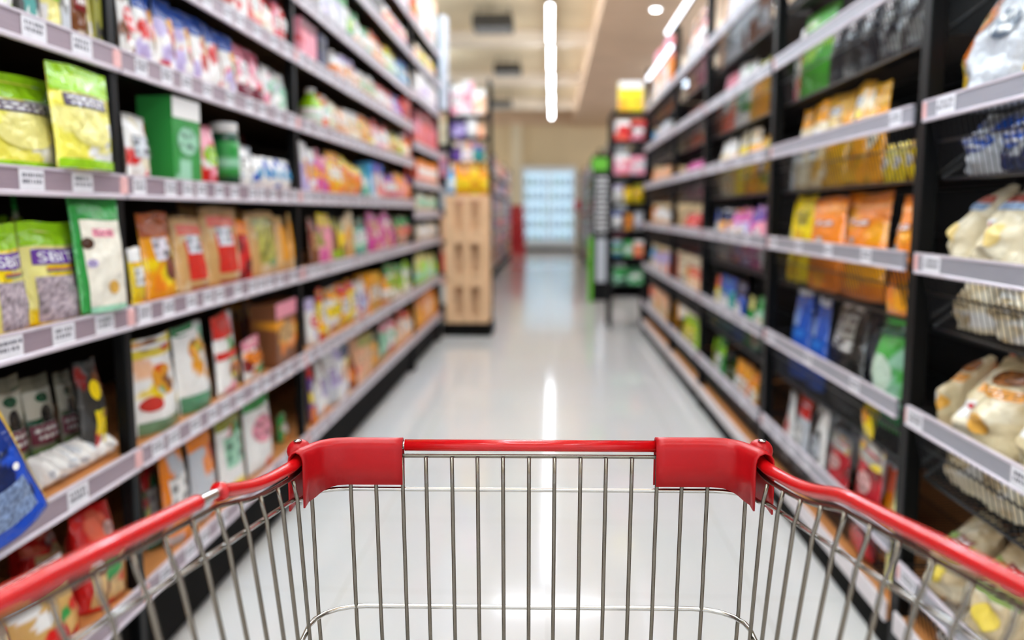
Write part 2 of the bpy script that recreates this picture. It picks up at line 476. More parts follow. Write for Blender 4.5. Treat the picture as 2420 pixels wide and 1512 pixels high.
DES = {
    'limeA': DD('p', 'pale yellow', 'lime', 'purple', ['yellow'], ('header', 'r', .5, .885, .5, .115, 'lime', None), ('name_band', 'r', .52, .66, .4, .075, 'purple', None), ('colour_strip', 'r', .6, .53, .3, .018, 'teal', 'fade:red'), ('clear_window', 'r', .52, .25, .42, .22, 'beadb5', 'kib')),
    'limeB': DD('p', 'f1e65a', 'lime', 'purple', ['pale yellow', 'white', 'white'], ('header', 'r', .5, .87, .5, .13, 'lime', None), ('name_band', 'r', .5, .66, .36, .06, '4a3550', 'text'), ('clear_window', 'e', .5, .38, .33, .16, 'pale yellow', None), ('foot_band', 'r', .5, .05, .5, .045, 'lime', None)),
    'greenbag': DD('p', 'green', '-', 'cream', [], ('clear_window', 'r', .54, .42, .42, .38, 'efe8d8', None), ('name_print', 'r', .55, .69, .24, .035, 'pink', 'text'), ('dark_badge', 'e', .2, .6, .11, .05, '4a2f22', None), ('small_badge', 'e', .22, .43, .09, .035, 'lilac', 'text'), ('gold_figure', 'e', .58, .21, .11, .06, 'd9a64c', None), ('foot_band', 'r', .5, .03, .4, .025, 'mint', None)),
    'faces': DD('p', '8a8570', 'grey', 'cream', ['dark green'], ('pale_band', 'r', .5, .72, .5, .14, 'b9b3a2', None), ('green_logo', 'e', .5, .78, .24, .05, 'dark green', None), ('dark_print', 'e', .5, .6, .2, .11, '2b2724', None), ('maroon_band', 'r', .5, .42, .5, .1, 'maroon', 'text'), ('green_foot', 'r', .5, .22, .5, .06, '6c8a4a', None)),
    'yelsachet': DD('l', 'charcoal', '-', 'yellow', ['brown', 'dark red'], ('yellow_panel', 'r', .6, .3, .35, .22, 'yellow', 'blob'), ('lime_corner', 'e', .4, .72, .18, .1, 'yellow', None)),
    'bluefoil': DD('p', '1546b4', '-', 'silver', ['navy'], ('silver_print', 'r', .42, .27, .34, .15, '7f93b8', 'kib'), ('dark_head', 'r', .5, .84, .5, .16, '10307f', None), ('gold_edge', 'r', .97, .5, .025, .5, 'c9a54a', None), ('white_flash', 'e', .72, .52, .06, .03, 'white', None)),
    'redbig': DD('k', 'red', 'dark red', 'beige', ['coral'], ('front_panel', 'r', .5, .35, .42, .3, 'd9b27a', 'blob'), ('pale_flash', 'e', .65, .75, .2, .08, 'd8a8a0', 'kib')),
    'nutbox': DD('p', 'red', 'white', 'amber', ['amber', 'brown'], ('zigzag_top', 'r', .5, .95, .5, .04, 'white', 'text'), ('nut_picture', 'r', .5, .4, .42, .3, 'd3a65e', 'blob'), ('red_foot', 'r', .6, .08, .4, .07, 'red', None)),
    'blueA': DD('p', 'white', 'blue', 'white', ['red', 'lilac'], ('blue_top', 'r', .5, .86, .5, .14, '2450ab', None), ('meat_picture', 'e', .72, .42, .24, .2, 'c2452c', 'blob'), ('orange_flash', 'e', .66, .66, .2, .1, 'amber', None)),
    'pinkA': DD('p', 'pink', 'maroon', 'white', ['white', 'red'], ('dark_top', 'r', .5, .88, .5, .12, 'c05068', None), ('pale_print', 'e', .5, .58, .32, .14, 'e9dfe0', 'text'), ('red_foot', 'r', .5, .2, .5, .1, 'maroon', None)),
    'orangeA': DD('p', 'amber', 'brown', 'white', ['yellow', 'orange'], ('brown_top', 'r', .5, .86, .5, .14, 'a8501c', None), ('white_sticker', 'r', .45, .58, .24, .13, 'e4dce6', 'text'), ('meat_picture', 'e', .62, .36, .17, .15, '8a4a3a', 'kib'), ('yellow_badge', 'e', .75, .1, .2, .07, 'f7b80c', None)),
    'tanred': DD('p', 'tan', 'coral', 'red', ['beige'], ('coral_top', 'r', .5, .82, .4, .07, 'd8604a', None), ('red_window', 'r', .48, .42, .27, .26, 'd92d20', None), ('white_sticker', 'r', .46, .63, .2, .12, 'd9dbe4', 'text'), ('red_foot', 'r', .55, .05, .36, .02, 'a8322a', None)),
    'tangreen': DD('p', 'tan', 'olive', 'olive', ['beige'], ('olive_window', 'r', .5, .5, .3, .3, 'b3ab4c', 'kib'), ('green_badge', 'e', .6, .2, .17, .06, '7f9b62', None), ('olive_top', 'r', .5, .84, .34, .06, 'b5b560', 'text')),
    'tanamber': DD('p', 'tan', 'amber', 'amber', ['beige'], ('amber_window', 'r', .5, .52, .36, .32, 'e69a24', None), ('pale_top', 'r', .5, .93, .5, .06, 'd8b070', None)),
    'snackA': DD('p', 'white', 'yellow', 'amber', ['yellow', 'white', 'peach'], ('yellow_top', 'r', .5, .9, .5, .1, 'e8cf3a', 'blob'), ('amber_print', 'e', .52, .55, .26, .17, 'e39a1c', 'blob'), ('red_badge', 'e', .2, .32, .18, .08, 'c9372c', None), ('green_foot', 'r', .5, .07, .5, .07, '6f8f6c', None)),
    'snackB': DD('p', 'white', 'green', 'orange', ['white', 'amber', 'mint'], ('green_corner', 'e', .3, .97, .4, .09, '2f7a4a', None), ('amber_print', 'e', .55, .68, .25, .14, 'e0a03a', 'blob'), ('green_foot', 'r', .5, .1, .5, .1, '58906a', None)),
    'redwhite': DD('p', 'white', 'red', 'red', ['pink', 'green'], ('red_top', 'r', .4, .86, .4, .14, 'd8261c', None), ('red_cross_band', 'r', .5, .5, .5, .05, 'd9362c', None), ('food_picture', 'e', .55, .28, .26, .12, 'e08a52', 'blob')),
    'dogA': DD('k', 'e6d6b4', '-', 'white', ['cream'], ('white_badge', 'e', .42, .5, .15, .1, 'f4f1ee', None), ('red_dot', 'e', .43, .53, .06, .035, 'd2283a', None), ('yellow_flash', 'e', .66, .42, .1, .13, 'f2d488', None), ('blue_print', 'r', .5, .74, .26, .04, '9fb6d6', 'text'), ('red_print', 'r', .5, .83, .26, .04, 'd06a5c', 'text')),
    'dogB': DD('k', 'e2cfa6', '-', 'white', ['beige', 'cream'], ('white_badge', 'e', .36, .45, .16, .1, 'f4f1ee', None), ('red_dot', 'e', .36, .48, .06, .03, 'd2283a', None), ('orange_flash', 'e', .66, .34, .16, .12, 'f4b650', None), ('orange_print', 'r', .6, .7, .34, .05, 'f0a13a', 'text'), ('brown_picture', 'e', .55, .86, .3, .08, 'a4632f', 'kib')),
    'dogC': DD('k', 'beige', '-', 'green', ['cream'], ('green_band', 'r', .5, .62, .42, .12, '9ab35c', 'text'), ('maroon_plate', 'r', .62, .72, .26, .07, '8f4434', 'text'), ('yellow_flash', 'e', .6, .3, .2, .12, 'f0d45a', None), ('leaf_badge', 'e', .15, .52, .07, .05, '6f9a4a', None)),
    'silverbag': DD('k', 'silver', '-', 'orange', ['silver'], ('orange_picture', 'e', .2, .62, .17, .3, 'ee7a24', 'blob'), ('yellow_picture', 'e', .12, .25, .13, .2, 'e9b81c', 'blob'), ('dark_badge', 'e', .75, .6, .14, .12, '56606e', 'text')),
    'orangebag': DD('p', 'orange', '-', 'silver', ['amber', 'orange'], ('crease_band', 'r', .5, .8, .5, .05, 'f6a154', None), ('silver_badge', 'e', .45, .22, .1, .05, 'a8aeae', None), ('brown_print', 'r', .52, .52, .24, .05, 'b0560f', 'text')),
    'yellowbag': DD('p', 'yellow', 'olive', 'olive', ['gold'], ('olive_print', 'r', .5, .55, .3, .14, 'b9a41a', 'text')),
    'bluebag': DD('p', 'blue', 'silver', 'sky blue', ['blue', 'navy'], ('silver_top', 'r', .5, .93, .42, .07, 'd3dae6', None), ('pale_print', 'r', .36, .5, .26, .2, '9db9ea', 'fade:blue'), ('sky_foot', 'r', .6, .15, .3, .08, '2f74d2', None)),
    'blackbag': DD('p', 'black', '-', 'silver', ['charcoal'], ('silver_print', 'r', .5, .62, .3, .2, '9c988f', 'text'), ('silver_top', 'r', .5, .88, .36, .06, '7d776c', 'text'), ('grey_foot', 'r', .5, .3, .34, .12, '4c4843', 'text')),
    'greensack': DD('l', '4fae4c', '-', 'white', ['green', 'mint'], ('pale_front', 'e', .45, .5, .3, .2, 'cfe3cf', None), ('green_foot', 'r', .5, .1, .5, .09, '1e8a48', None), ('yellow_flash', 'e', .3, .2, .24, .1, 'e5c43c', None), ('dark_top', 'r', .5, .92, .5, .07, '2c5c42', None)),
    'redpouch': DD('p', 'c01526', 'silver', 'silver', ['dark red'], ('silver_top', 'r', .5, .84, .5, .16, 'a8a39c', 'blob'), ('pale_badge', 'e', .5, .4, .26, .17, 'e0a8a4', 'text')),
    'yellowpale': DD('p', 'pale yellow', 'black', '-', ['pale yellow'], ('dark_top', 'r', .5, .95, .5, .05, '2a2622', None), ('pale_front', 'r', .5, .4, .4, .3, 'efe9a0', 'kib')),
    'greentall': DD('p', '4fae2c', '-', 'orange', ['lime'], ('pale_flash', 'e', .3, .78, .2, .1, 'd9e6b0', None), ('orange_print', 'r', .4, .42, .36, .05, 'ef8a2c', 'fade:white')),
    'darkpack': DD('p', '2b282c', '-', 'silver', ['charcoal', 'grey'], ('silver_print', 'e', .45, .6, .3, .2, '8d8890', 'blob'), ('pink_print', 'r', .5, .3, .25, .08, '7c5560', 'text')),
    'goldbag': DD('p', 'gold', 'amber', 'white', ['amber', 'cream'], ('white_print', 'r', .4, .68, .24, .08, 'd5d0cc', 'text'), ('cream_front', 'e', .5, .4, .3, .2, 'd8b878', 'blob'), ('red_flash', 'r', .3, .25, .2, .05, 'd9382c', None)),
}
KINDN = {'p': ('pouch', 'pouch', 'bag'), 'l': ('pillow_bag', 'pillow bag', 'bag'), 'k': ('sack', 'sack', 'bag'), 'b': ('carton', 'carton', 'box'), 't': ('bottle', 'bottle', 'bottle'), 'j': ('jar', 'jar', 'jar')}


def near_name(h):
    if h in PAL:
        return h
    c = np.array(lin(h))
    return min(PAL, key=lambda k: np.abs(np.sqrt(np.array(lin(PAL[k]))) - np.sqrt(c)).sum())


def surf(kind, w, h, t, seed, lean):
    rng = np.random.default_rng(seed)
    ph = rng.random(12) * 6.28
    skew = (rng.random() - .5) * .05

    def f(u, v, side=-1):
        u = np.asarray(u, float)
        v = np.asarray(v, float)
        if kind == 'b':
            return np.stack([w * (u - .5), np.full_like(u, side * t / 2) + lean * h * v, h * v], -1)
        if kind == 'p':
            gv = np.clip(1 - v / .9, 0, 1) ** .5 * (.8 + .35 * np.sin(np.clip(v / .5, 0, 1) * PI / 2))
            gv = np.minimum(gv, 1.0)
            pu = np.sin(PI * np.clip(u, 0, 1)) ** .6
        elif kind == 'l':
            gv = np.sin(PI * np.clip((v - .05) / .9, 0, 1)) ** .55
            pu = np.sin(PI * np.clip(u, 0, 1)) ** .6
        else:
            gv = np.where(v < .55, np.sin(PI * np.clip(v / 1.1 * .86 + .14, 0, 1) ) ** .4, np.clip((.97 - v) / .42, 0, 1) ** .62)
            pu = np.sin(PI * np.clip(u, 0, 1)) ** .38
        g_ = gv * pu
        wr = (1.9 if kind == 'k' else 1.0) * (np.sin(u * 9 + v * 6 + ph[0]) + np.sin(u * 5 - v * 13 + ph[1]) + .6 * np.sin(u * 21 + ph[2] + v * 4) + .6 * np.sin(v * 25 + u * 7 + ph[3])) * .055
        x = w * (u - .5) * (1 - .07 * gv + .02 * np.sin(v * 7 + ph[4])) + skew * h * v
        y = side * t / 2 * (g_ * (1 + wr * (1.0 if side < 0 else .4))) + lean * h * v ** 1.6 + .012 * h * np.sin(u * 7 + ph[6]) * v ** 3
        z = h * v * (1 + .012 * np.sin(u * 6 + ph[5]) * v)
        return np.stack([x, y, z], -1)
    return f


def link_mesh(name, vs, fs, cols, m, parent=None, smooth=True):
    me = bpy.data.meshes.new(name)
    me.from_pydata([tuple(p) for p in vs], [], fs)
    a = me.attributes.new('print', 'FLOAT_COLOR', 'POINT')
    a.data.foreach_set('color', np.concatenate([cols, np.ones((len(cols), 1))], 1).astype(np.float32).ravel())
    me.materials.append(m)
    if smooth:
        me.polygons.foreach_set('use_smooth', [True] * len(fs))
    me.update()
    o = bpy.data.objects.new(name, me)
    COL.objects.link(o)
    if parent:
        o.parent = parent
    return o


def in_part(p, u, v):
    _, sh, cu, cv, ru, rv = p[:6]
    if sh == 'r':
        return (abs(u - cu) <= ru) & (abs(v - cv) <= rv)
    return ((u - cu) / ru) ** 2 + ((v - cv) / rv) ** 2 <= 1


def pack(ds, w, h, t, seed, lean=0.0, level=1, high=False):
    """one pack. level 0: far, print only; 1: print parts as sub-meshes on a medium grid; 2: fine grid"""
    d = design(ds)
    if high:                   # packs that stand down in a basket carry their print on the upper half
        d = dict(d, parts=[p[:3] + (.42 + .58 * p[3], p[4], .58 * p[5]) + p[6:] for p in d['parts']])
    k = d['kind']
    rng = np.random.default_rng(seed + 77)
    kn = KINDN[k][0]
    if k in 'tj':
        return bottle(d, kn, w, h, rng, level)
    nu, nv = ((6, 9), (12, 16), (20, 28))[level]
    f = surf(k, w, h, t, seed, lean)
    uu, vv = np.meshgrid(np.linspace(0, 1, nu + 1), np.linspace(0, 1, nv + 1))
    u, v = uu.ravel(), vv.ravel()
    n = len(u)
    front = f(u, v, -1)
    back = f(u, v, 1)
    c = np.tile(np.array(lin(d['base'])), (n, 1))
    for _ in range(3 + 2 * len(d['acc']) if d['acc'] else 0):
        a = d['acc'][rng.integers(len(d['acc']))]
        cu, cv, ru, rv = rng.random(), rng.random() * .9, .1 + .2 * rng.random(), .05 + .1 * rng.random()
        c[((u - cu) / ru) ** 2 + ((v - cv) / rv) ** 2 < 1] = lin(a)
    cb = np.tile(np.array(lin(d['base'])), (n, 1))
    if level == 0:
        for p in d['parts']:
            m = in_part(p, u, v)
            if m.any():
                c[m] = paint_patch(int(m.sum()), (u[m] - p[2] + p[4]) / (2 * p[4]), (v[m] - p[3] + p[5]) / (2 * p[5]), p[6], p[7] if p[7] != 'text' else None, rng)
    fs = []
    R = nu + 1
    for j in range(nv):
        for i in range(nu):
            a = j * R + i
            fs.append((a, a + 1, a + R + 1, a + R))
            fs.append((n + a, n + a + R, n + a + R + 1, n + a + 1))
    for i in range(nu):                                   # bottom and top
        fs.append((i, n + i, n + i + 1, i + 1))
        a = nv * R + i
        fs.append((a, a + 1, n + a + 1, n + a))
    for j in range(nv):                                   # sides
        a = j * R
        fs.append((a, a + R, n + a + R, n + a))
        a = j * R + nu
        fs.append((a, n + a, n + a + R, a + R))
    global LASTF
    LASTF = f
    o = link_mesh(kn, np.concatenate([front, back]), fs, np.concatenate([c, cb]), BOARD if k == 'b' else FILM, None, k != 'b')
    if level > 0:
        for i, p in enumerate(d['parts']):
            pu, pv = (8, 8) if level == 1 else (18, 16)
            if p[1] == 'r':
                su, sv = np.meshgrid(np.linspace(0, 1, pu + 1), np.linspace(0, 1, pv + 1))
                su, sv = su.ravel(), sv.ravel()
                q = [(j * (pu + 1) + a, j * (pu + 1) + a + 1, (j + 1) * (pu + 1) + a + 1, (j + 1) * (pu + 1) + a) for j in range(pv) for a in range(pu)]
            else:
                rr, aa = [0.0], [0.0]
                nr, na = 3, 16
                for r_ in range(1, nr + 1):
                    for a_ in range(na):
                        rr.append(r_ / nr)
                        aa.append(a_ / na * 2 * PI)
                su, sv = .5 + .5 * np.array(rr) * np.cos(aa), .5 + .5 * np.array(rr) * np.sin(aa)
                q = [(0, 1 + a, 1 + (a + 1) % na) for a in range(na)]
                for r_ in range(nr - 1):
                    q += [(1 + r_ * na + a, 1 + (r_ + 1) * na + a, 1 + (r_ + 1) * na + (a + 1) % na, 1 + r_ * na + (a + 1) % na) for a in range(na)]
            gu, gv = p[2] + (su - .5) * 2 * p[4], p[3] + (sv - .5) * 2 * p[5]
            gu, gv = np.clip(gu, .004, .996), np.clip(gv, .004, 1.0)
            pts = f(gu, gv, -1)
            pts[:, 1] -= .0014 + .0006 * i
            cc = paint_patch(len(su), su, sv, p[6], p[7], rng)
            po = link_mesh(p[0], pts, q, cc, BOARD if k == 'b' else FILM, o, k != 'b')
            if p[6] in PAL or len(p[6]) == 6:
                po['label'] = near_name(p[6]) + ' ' + p[0].replace('_', ' ')
    return o


def lathe_print(name, prof, cols, m, parent=None, n=18):
    vs, fs, cc = [], [], []
    for (r, z), c in zip(prof, cols):
        vs += [(r * math.cos(2 * PI * k / n), r * math.sin(2 * PI * k / n), z) for k in range(n)]
        cc += [lin(c)] * n
    for i in range(len(prof) - 1):
        fs += [(i * n + k, i * n + (k + 1) % n, (i + 1) * n + (k + 1) % n, (i + 1) * n + k) for k in range(n)]
    fs += [tuple(range(n - 1, -1, -1)), tuple(range((len(prof) - 1) * n, len(prof) * n))]
    return link_mesh(name, vs, fs, np.array(cc), m, parent)


def bottle(d, kn, w, h, rng, level):
    r = w / 2
    b = d['base']
    if kn == 'bottle':
        P = [(r * .86, 0), (r, .02 * h), (r, .55 * h), (r * .92, .64 * h), (r * .55, .76 * h), (r * .38, .84 * h), (r * .38, .9 * h)]
        cap = [(r * .44, .88 * h), (r * .44, .985 * h), (r * .36, h)]
        lab = (.14, .5)
    else:
        P = [(r * .9, 0), (r, .03 * h), (r, .76 * h), (r * .9, .83 * h), (r * .86, .85 * h)]
        cap = [(r * .94, .84 * h), (r * .94, .97 * h), (r * .86, h)]
        lab = (.16, .7)
    o = lathe_print(kn, P, [b] * len(P), GLOSS)
    tc = d['top'] if d['top'] != '-' else 'white'
    c = lathe_print('cap', cap, [tc] * len(cap), GLOSS, o)
    c['label'] = near_name(tc) + ' cap'
    if d['lab'] != '-':
        z = np.linspace(lab[0], lab[1], 6) * h
        a = d['acc'][0] if d['acc'] else d['lab']
        l = lathe_print('wrap_label', [(r * 1.012, q) for q in z], [d['lab'], d['lab'], a, d['lab'], d['lab'], d['lab']], BOARD, o)
        l['label'] = near_name(d['lab']) + ' wrap label'
    return o


ROWS = {}
BAYR = {'near left bay': (.3, 1.853), 'second left bay': (1.894, 3.203), 'third left bay': (3.244, 5.94), 'end left bay': (5.985, 7.36), 'near right bay': (.6, 2.036), 'second right bay': (2.097, 3.395), 'third right bay': (3.457, 4.875), 'fourth right bay': (4.937, 6.115), 'end right bay': (6.177, 7.885)}


def look_words(d):
    kw = KINDN[d['kind']][1]
    b = near_name(d['base'])
    if d['top'] != '-' and near_name(d['top']) != b:
        return '%s %s with %s top' % (b, kw, near_name(d['top']))
    if d['lab'] != '-' and near_name(d['lab']) != b:
        return '%s %s with %s print' % (b, kw, near_name(d['lab']))
    if d['acc'] and near_name(d['acc'][0]) != b:
        return '%s and %s %s' % (b, near_name(d['acc'][0]), kw)
    return 'plain %s %s' % (b, kw)


def place(o, ds, where, group, seq=None):
    ROWS.setdefault(where, []).append((o, look_words(design(ds)), KINDN[design(ds)['kind']][2], group))


def name_rows():
    """packs of one row are counted along it, from the trolley's end (or across, where the row faces the trolley)"""
    for where, lst in ROWS.items():
        ax = 1 if max(r[0].location.y for r in lst) - min(r[0].location.y for r in lst) > .02 else 0
        lst.sort(key=lambda r: r[0].location[ax])
        for i, (o, words, cat, group) in enumerate(lst):
            tag(o, '%s, %s along %s' % (words, ORD[i], where), cat, group)


SEED = [100]
FN = []


def f_last():
    return LASTF


XL, XR = -0.93, 0.84


def row(side, where, z0, z1, entries, T=None, level=1, setb=0.012, thick=None, lean=0.06, dmax=.42):
    """one shelf of packs. side -1/1; z0 shelf surface, z1 underside of the next one. entry: (x0, x1, top, design[, n[, opts]]);
    x in photograph pixels (or in a crop with T = (x, y, scale)), top an int pixel or a float share of the clearance"""
    for e in entries:
        x0, x1, top, ds = e[:4]
        n = e[4] if len(e) > 4 else 1
        op = e[5] if len(e) > 5 else {}
        if T:
            x0, x1 = T[0] + x0 / T[2], T[0] + x1 / T[2]
            if isinstance(top, int):
                top = T[1] + top / T[2]
        sb = op.get('sb', setb if side < 0 else max(setb, .064))
        X = (XL - sb) if side < 0 else (XR + sb)
        kd = design(ds)['kind']
        ln = op.get('lean', lean if kd in 'plk' else .0)
        B0, B1 = BAYR[where.split(', ')[-1].replace(' rear', '')]
        if side > 0:
            B0, B1 = B0 + .015, B1 - .012
        t = 0.0
        for _ in range(3):
            Xp = X + side * (.004 + t * (.42 if kd in 'plk' else .1 if kd == 'b' else .5))
            ym = 500 - (z0 - HC) * abs(x0 - 1300) / abs(Xp)
            Ya, Yb = sorted((onx(x0, ym, Xp)[1], onx(x1, ym, Xp)[1]))
            Ya, Yb = max(Ya, B0), min(Yb, op.get('b1', B1))
            if Yb - Ya < .02:
                Ya, Yb = Yb - .03, Yb
            wd = (Yb - Ya) / n
            w = wd * .96
            t = op.get('t', thick or {'p': min(.06, .34 * w + .012), 'l': min(.08, .45 * w), 'k': min(.14, .6 * w), 'b': min(.09, .45 * w + .02), 't': w, 'j': w}[kd])
        if isinstance(top, float) and top <= 1.3:
            H = (z1 - z0) * top
        else:
            H = .2
            for _ in range(4):
                H = max(.05, onx((x0 + x1) / 2, top, X + side * (t / 2 + ln * H * .9))[2] - z0)
            H = min(H, z1 - z0 - .008) if not op.get('free') else H
        for i in range(n):
            SEED[0] += 1
            rng = random.Random(SEED[0])
            w = wd * .96
            h = H * (1 if n == 1 else rng.uniform(.95, 1.0) if level else rng.uniform(.82, 1.0))
            if 'third left' in where and 'b' != kd:
                h *= rng.uniform(.74, .94)
            elif 'third left' in where:
                h *= rng.uniform(.82, .98)
            if kd in 'tj':
                w = min(w, h * .6)
                t = w
            dv = ds
            if n > 1 and ds.count(' ') == 4 and rng.random() < .45:
                tk = ds.split(' ')
                ac = tk[4].split(',')
                if tk[4] != '-':
                    tk[1], tk[4] = ac[-1], ','.join([tk[1]] + ac[:-1])
                dv = ' '.join(tk)
            o = pack(dv, w, h, t, SEED[0], ln, op.get('lv', level), side > 0 and kd in 'pb' and len(ds) < 12 and ' ' not in ds)
            Y = Ya + wd * (i + .5)
            rz = op.get('rz', rng.uniform(-6, 6) if kd in 'plk' else rng.uniform(-2, 2))
            a = (90 - rz) if side < 0 else (-90 + rz)
            o.location = (X - t / 2 - .004 if side < 0 else X + t / 2 + .004, Y, z0 + .001 + op.get('dz', 0))
            o.rotation_euler = (0, math.radians(op.get('roll', 0)), math.radians(a))
            if ds == 'limeA' and level == 2:
                FN.append((o, f_last()))
            place(o, dv, where, 'packs on the ' + where)


# ------------------------------------------------------------------ racks
def price_tag(parent, Y, z, X, side, w=.052, h=.036):
    q = MB()
    x = X
    q.box((x, Y - w / 2, z - h / 2), (x + side * -.0012, Y + w / 2, z + h / 2), 'tag_paper')
    xf = x - side * .0018
    rng = random.Random(int(Y * 1000 + z * 77))
    for r in range(2):
        yy = Y - w * .38
        while yy < Y + w * .36:
            b = rng.uniform(.002, .007)
            q.box((x - side * .0012, yy, z + h * (.12 - .3 * r)), (xf, yy + b, z + h * (.3 - .3 * r)), 'tag_ink')
            yy += b + rng.uniform(.002, .007)
    return q.build('price_tag', parent)


def flat_bay(Y0, Y1, zs, label, tags, ztop=2.75, endpanel=False, near=False):
    t = empty('flat_shelf_rack', (XL - .25, (Y0 + Y1) / 2, 0))
    inv = t.location
    O = lambda q, n, p=None: _off(q, inv).build(n, p or t)
    D = .47
    q = MB()
    q.box((XL - D - .02, Y0, .05), (XL - D, Y1 - .002, ztop), 'dark_panel')
    O(q, 'back_panel')
    for y in ((Y0 + .045, Y1) if near else (Y1,)):
        q = MB()
        q.box((XL - .034, y - .036, 0), (XL - .0065, y - .002, ztop), 'black_steel', .003)
        O(q, 'upright')
    q = MB()
    q.box((XL - .05, Y0, 0.02), (XL - .03, Y1 - .002, zs[0] - .03), 'plinth_black')
    O(q, 'base_plinth')
    for y in (Y1 - .08,):
        q = MB()
        q.box((XL - .06, y - .03, 0), (XL - .012, y + .03, .07), 'plinth_black', .005)
        O(q, 'foot')
    if endpanel:
        q = MB()
        q.box((XL - D, Y1, 0), (XL - .005, Y1 + .03, ztop), 'black_steel', .003)
        O(q, 'end_panel')
    rng = random.Random(int(Y0 * 100))
    for i, z in enumerate(zs):
        q = MB()
        q.box((XL - D + .002, Y0 + .004, z - .012), (XL - .006, Y1 - .006, z + .012), 'black_steel')
        q.box((XL - D + .002, Y0 + .004, z + .012), (XL - .008, Y1 - .006, z + .016), 'shelf_wood')
        sh = O(q, 'shelf')
        q = MB()
        ya, yb = Y0 + .004, Y1 - .006
        q.box((XL - .006, ya, z - .022), (XL, yb, z + .024), 'rail_plum')
        q.box((XL - .006, ya, z - .028), (XL + .004, yb, z - .018), 'rail_pale', .002)
        q.box((XL - .006, ya, z + .020), (XL + .003, yb, z + .025), 'rail_pale')
        O(q, 'price_rail', sh)
        tg = tags.get(i) if isinstance(tags, dict) else None
        if tg is None:
            step = tags if not isinstance(tags, dict) else .2
            tg = []
            y = Y0 + rng.uniform(.05, step)
            while step and y < Y1 - .06:
                tg.append(y)
                y += step * rng.uniform(.6, 1.3)
        for y in tg:
            p = price_tag(sh, y, z + .001, XL + .0008, -1, .075 if near else .06, .037)
            _shift(p, inv)
        q = MB()
        q.box((XL - .004, Y1 - .03, z - .02), (XL + .004, Y1 + .002, z + .02), 'clip_pink', .004)
        O(q, 'end_clip', sh)
    tag(t, label, 'shelf rack', 'flat shelf rack bays')
    return t


def _off(q, loc):
    q.v = [(a[0] - loc[0], a[1] - loc[1], a[2] - loc[2]) for a in q.v]
    return q


def _shift(o, loc):
    o.data.transform(Matrix.Translation((-loc[0], -loc[1], -loc[2])))


def basket_bay(Y0, Y1, zs, label, tags, ztop=2.35, near=False, last=False):
    t = empty('wire_basket_rack', (XR + .3, (Y0 + Y1) / 2, 0))
    inv = t.location
    O = lambda q, n, p=None: _off(q, inv).build(n, p or t)
    D = .6
    q = MB()
    q.box((XR + D, Y0, .05), (XR + D + .02, Y1 - .002, ztop), 'dark_panel')
    O(q, 'back_panel')
    for y in ((Y0 + .05, Y1) if near else (Y1,)):
        q = MB()
        q.box((XR + .0075, y - .05, 0), (XR + .044, y, ztop), 'black_steel', .003)
        O(q, 'upright')
        q = MB()
        q.box((XR + D - .05, y - .05, 0), (XR + D - .002, y, ztop), 'black_steel', .003)
        O(q, 'rear_upright')
    q = MB()
    q.box((XR + .015, Y0, 0.0), (XR + .035, Y1 - .002, .1), 'plinth_black')
    O(q, 'base_plinth')
    q = MB()
    q.box((XR + .005, Y1 - .11, 0), (XR + .06, Y1 - .04, .06), 'plinth_black', .005)
    O(q, 'foot')
    q = MB()
    q.box((XR + .004, Y0 + .002, .09), (XR + D, Y1 - .052, .125), 'shelf_wood')
    bd = O(q, 'base_deck')
    q = MB()
    q.box((XR - .004, Y0 + .002, .085), (XR + .004, Y1 - .052, .14), 'rail_white', .002)
    O(q, 'base_rail', bd)
    rng = random.Random(int(Y0 * 100) + 5)
    for i, z in enumerate(zs):
        ya, yb = Y0 + .006, Y1 - .056
        q = MB()
        zb = z - .15
        n = max(6, int((yb - ya) / .024))
        for k in range(n + 1):
            y = ya + (yb - ya) * k / n
            q.tube([(XR + .012, y, z + .01), (XR + .05, y, zb), (XR + D * .72, y, zb), (XR + D - .01, y, zb + .02)], .0019 if near else .0024, 'black_wire', 4, False)
        for (xx, zz, r) in ((XR + .014, z + .012, .004), (XR + .03, z - .07, .0026), (XR + .05, zb - .003, .004), (XR + .25, zb - .003, .003), (XR + D * .72, zb - .003, .003), (XR + D - .012, zb + .02, .004), (XR + D - .012, z + .03, .003)):
            q.tube([(xx, ya, zz), (xx, yb, zz)], r, 'black_wire', 5)
        sh = O(q, 'wire_basket')
        for y in (ya, yb):
            q = MB()
            q.tube([(XR + .014, y, z + .012), (XR + .3, y, z + .012), (XR + D - .012, y, z + .03)], .004, 'black_wire', 5)
            q.tube([(XR + .05, y, zb), (XR + D - .012, y, z + .26)], .0045, 'black_wire', 5)
            O(q, 'side_brace', sh)
        q = MB()
        q.box((XR - .002, ya, z - .02), (XR + .006, yb, z + .02), 'rail_grey')
        q.box((XR - .005, ya, z - .026), (XR + .006, yb, z - .018), 'rail_pale', .002)
        q.box((XR - .004, ya, z + .017), (XR + .006, yb, z + .022), 'rail_pale')
        O(q, 'price_rail', sh)
        tg = tags.get(i) if isinstance(tags, dict) else None
        if tg is None:
            step = tags if not isinstance(tags, dict) else .4
            tg = []
            y = Y0 + rng.uniform(.05, step)
            while step and y < Y1 - .1:
                tg.append(y)
                y += step * rng.uniform(.6, 1.3)
        for y in tg:
            p = price_tag(sh, y, z, XR - .003, 1, .085 if near else .07, .036)
            _shift(p, inv)
        q = MB()
        q.box((XR - .004, Y1 - .075, z - .02), (XR + .004, Y1 - .052, z + .02), 'clip_pink', .004)
        O(q, 'end_clip', sh)
    tag(t, label, 'shelf rack', 'wire basket rack bays')
    return t


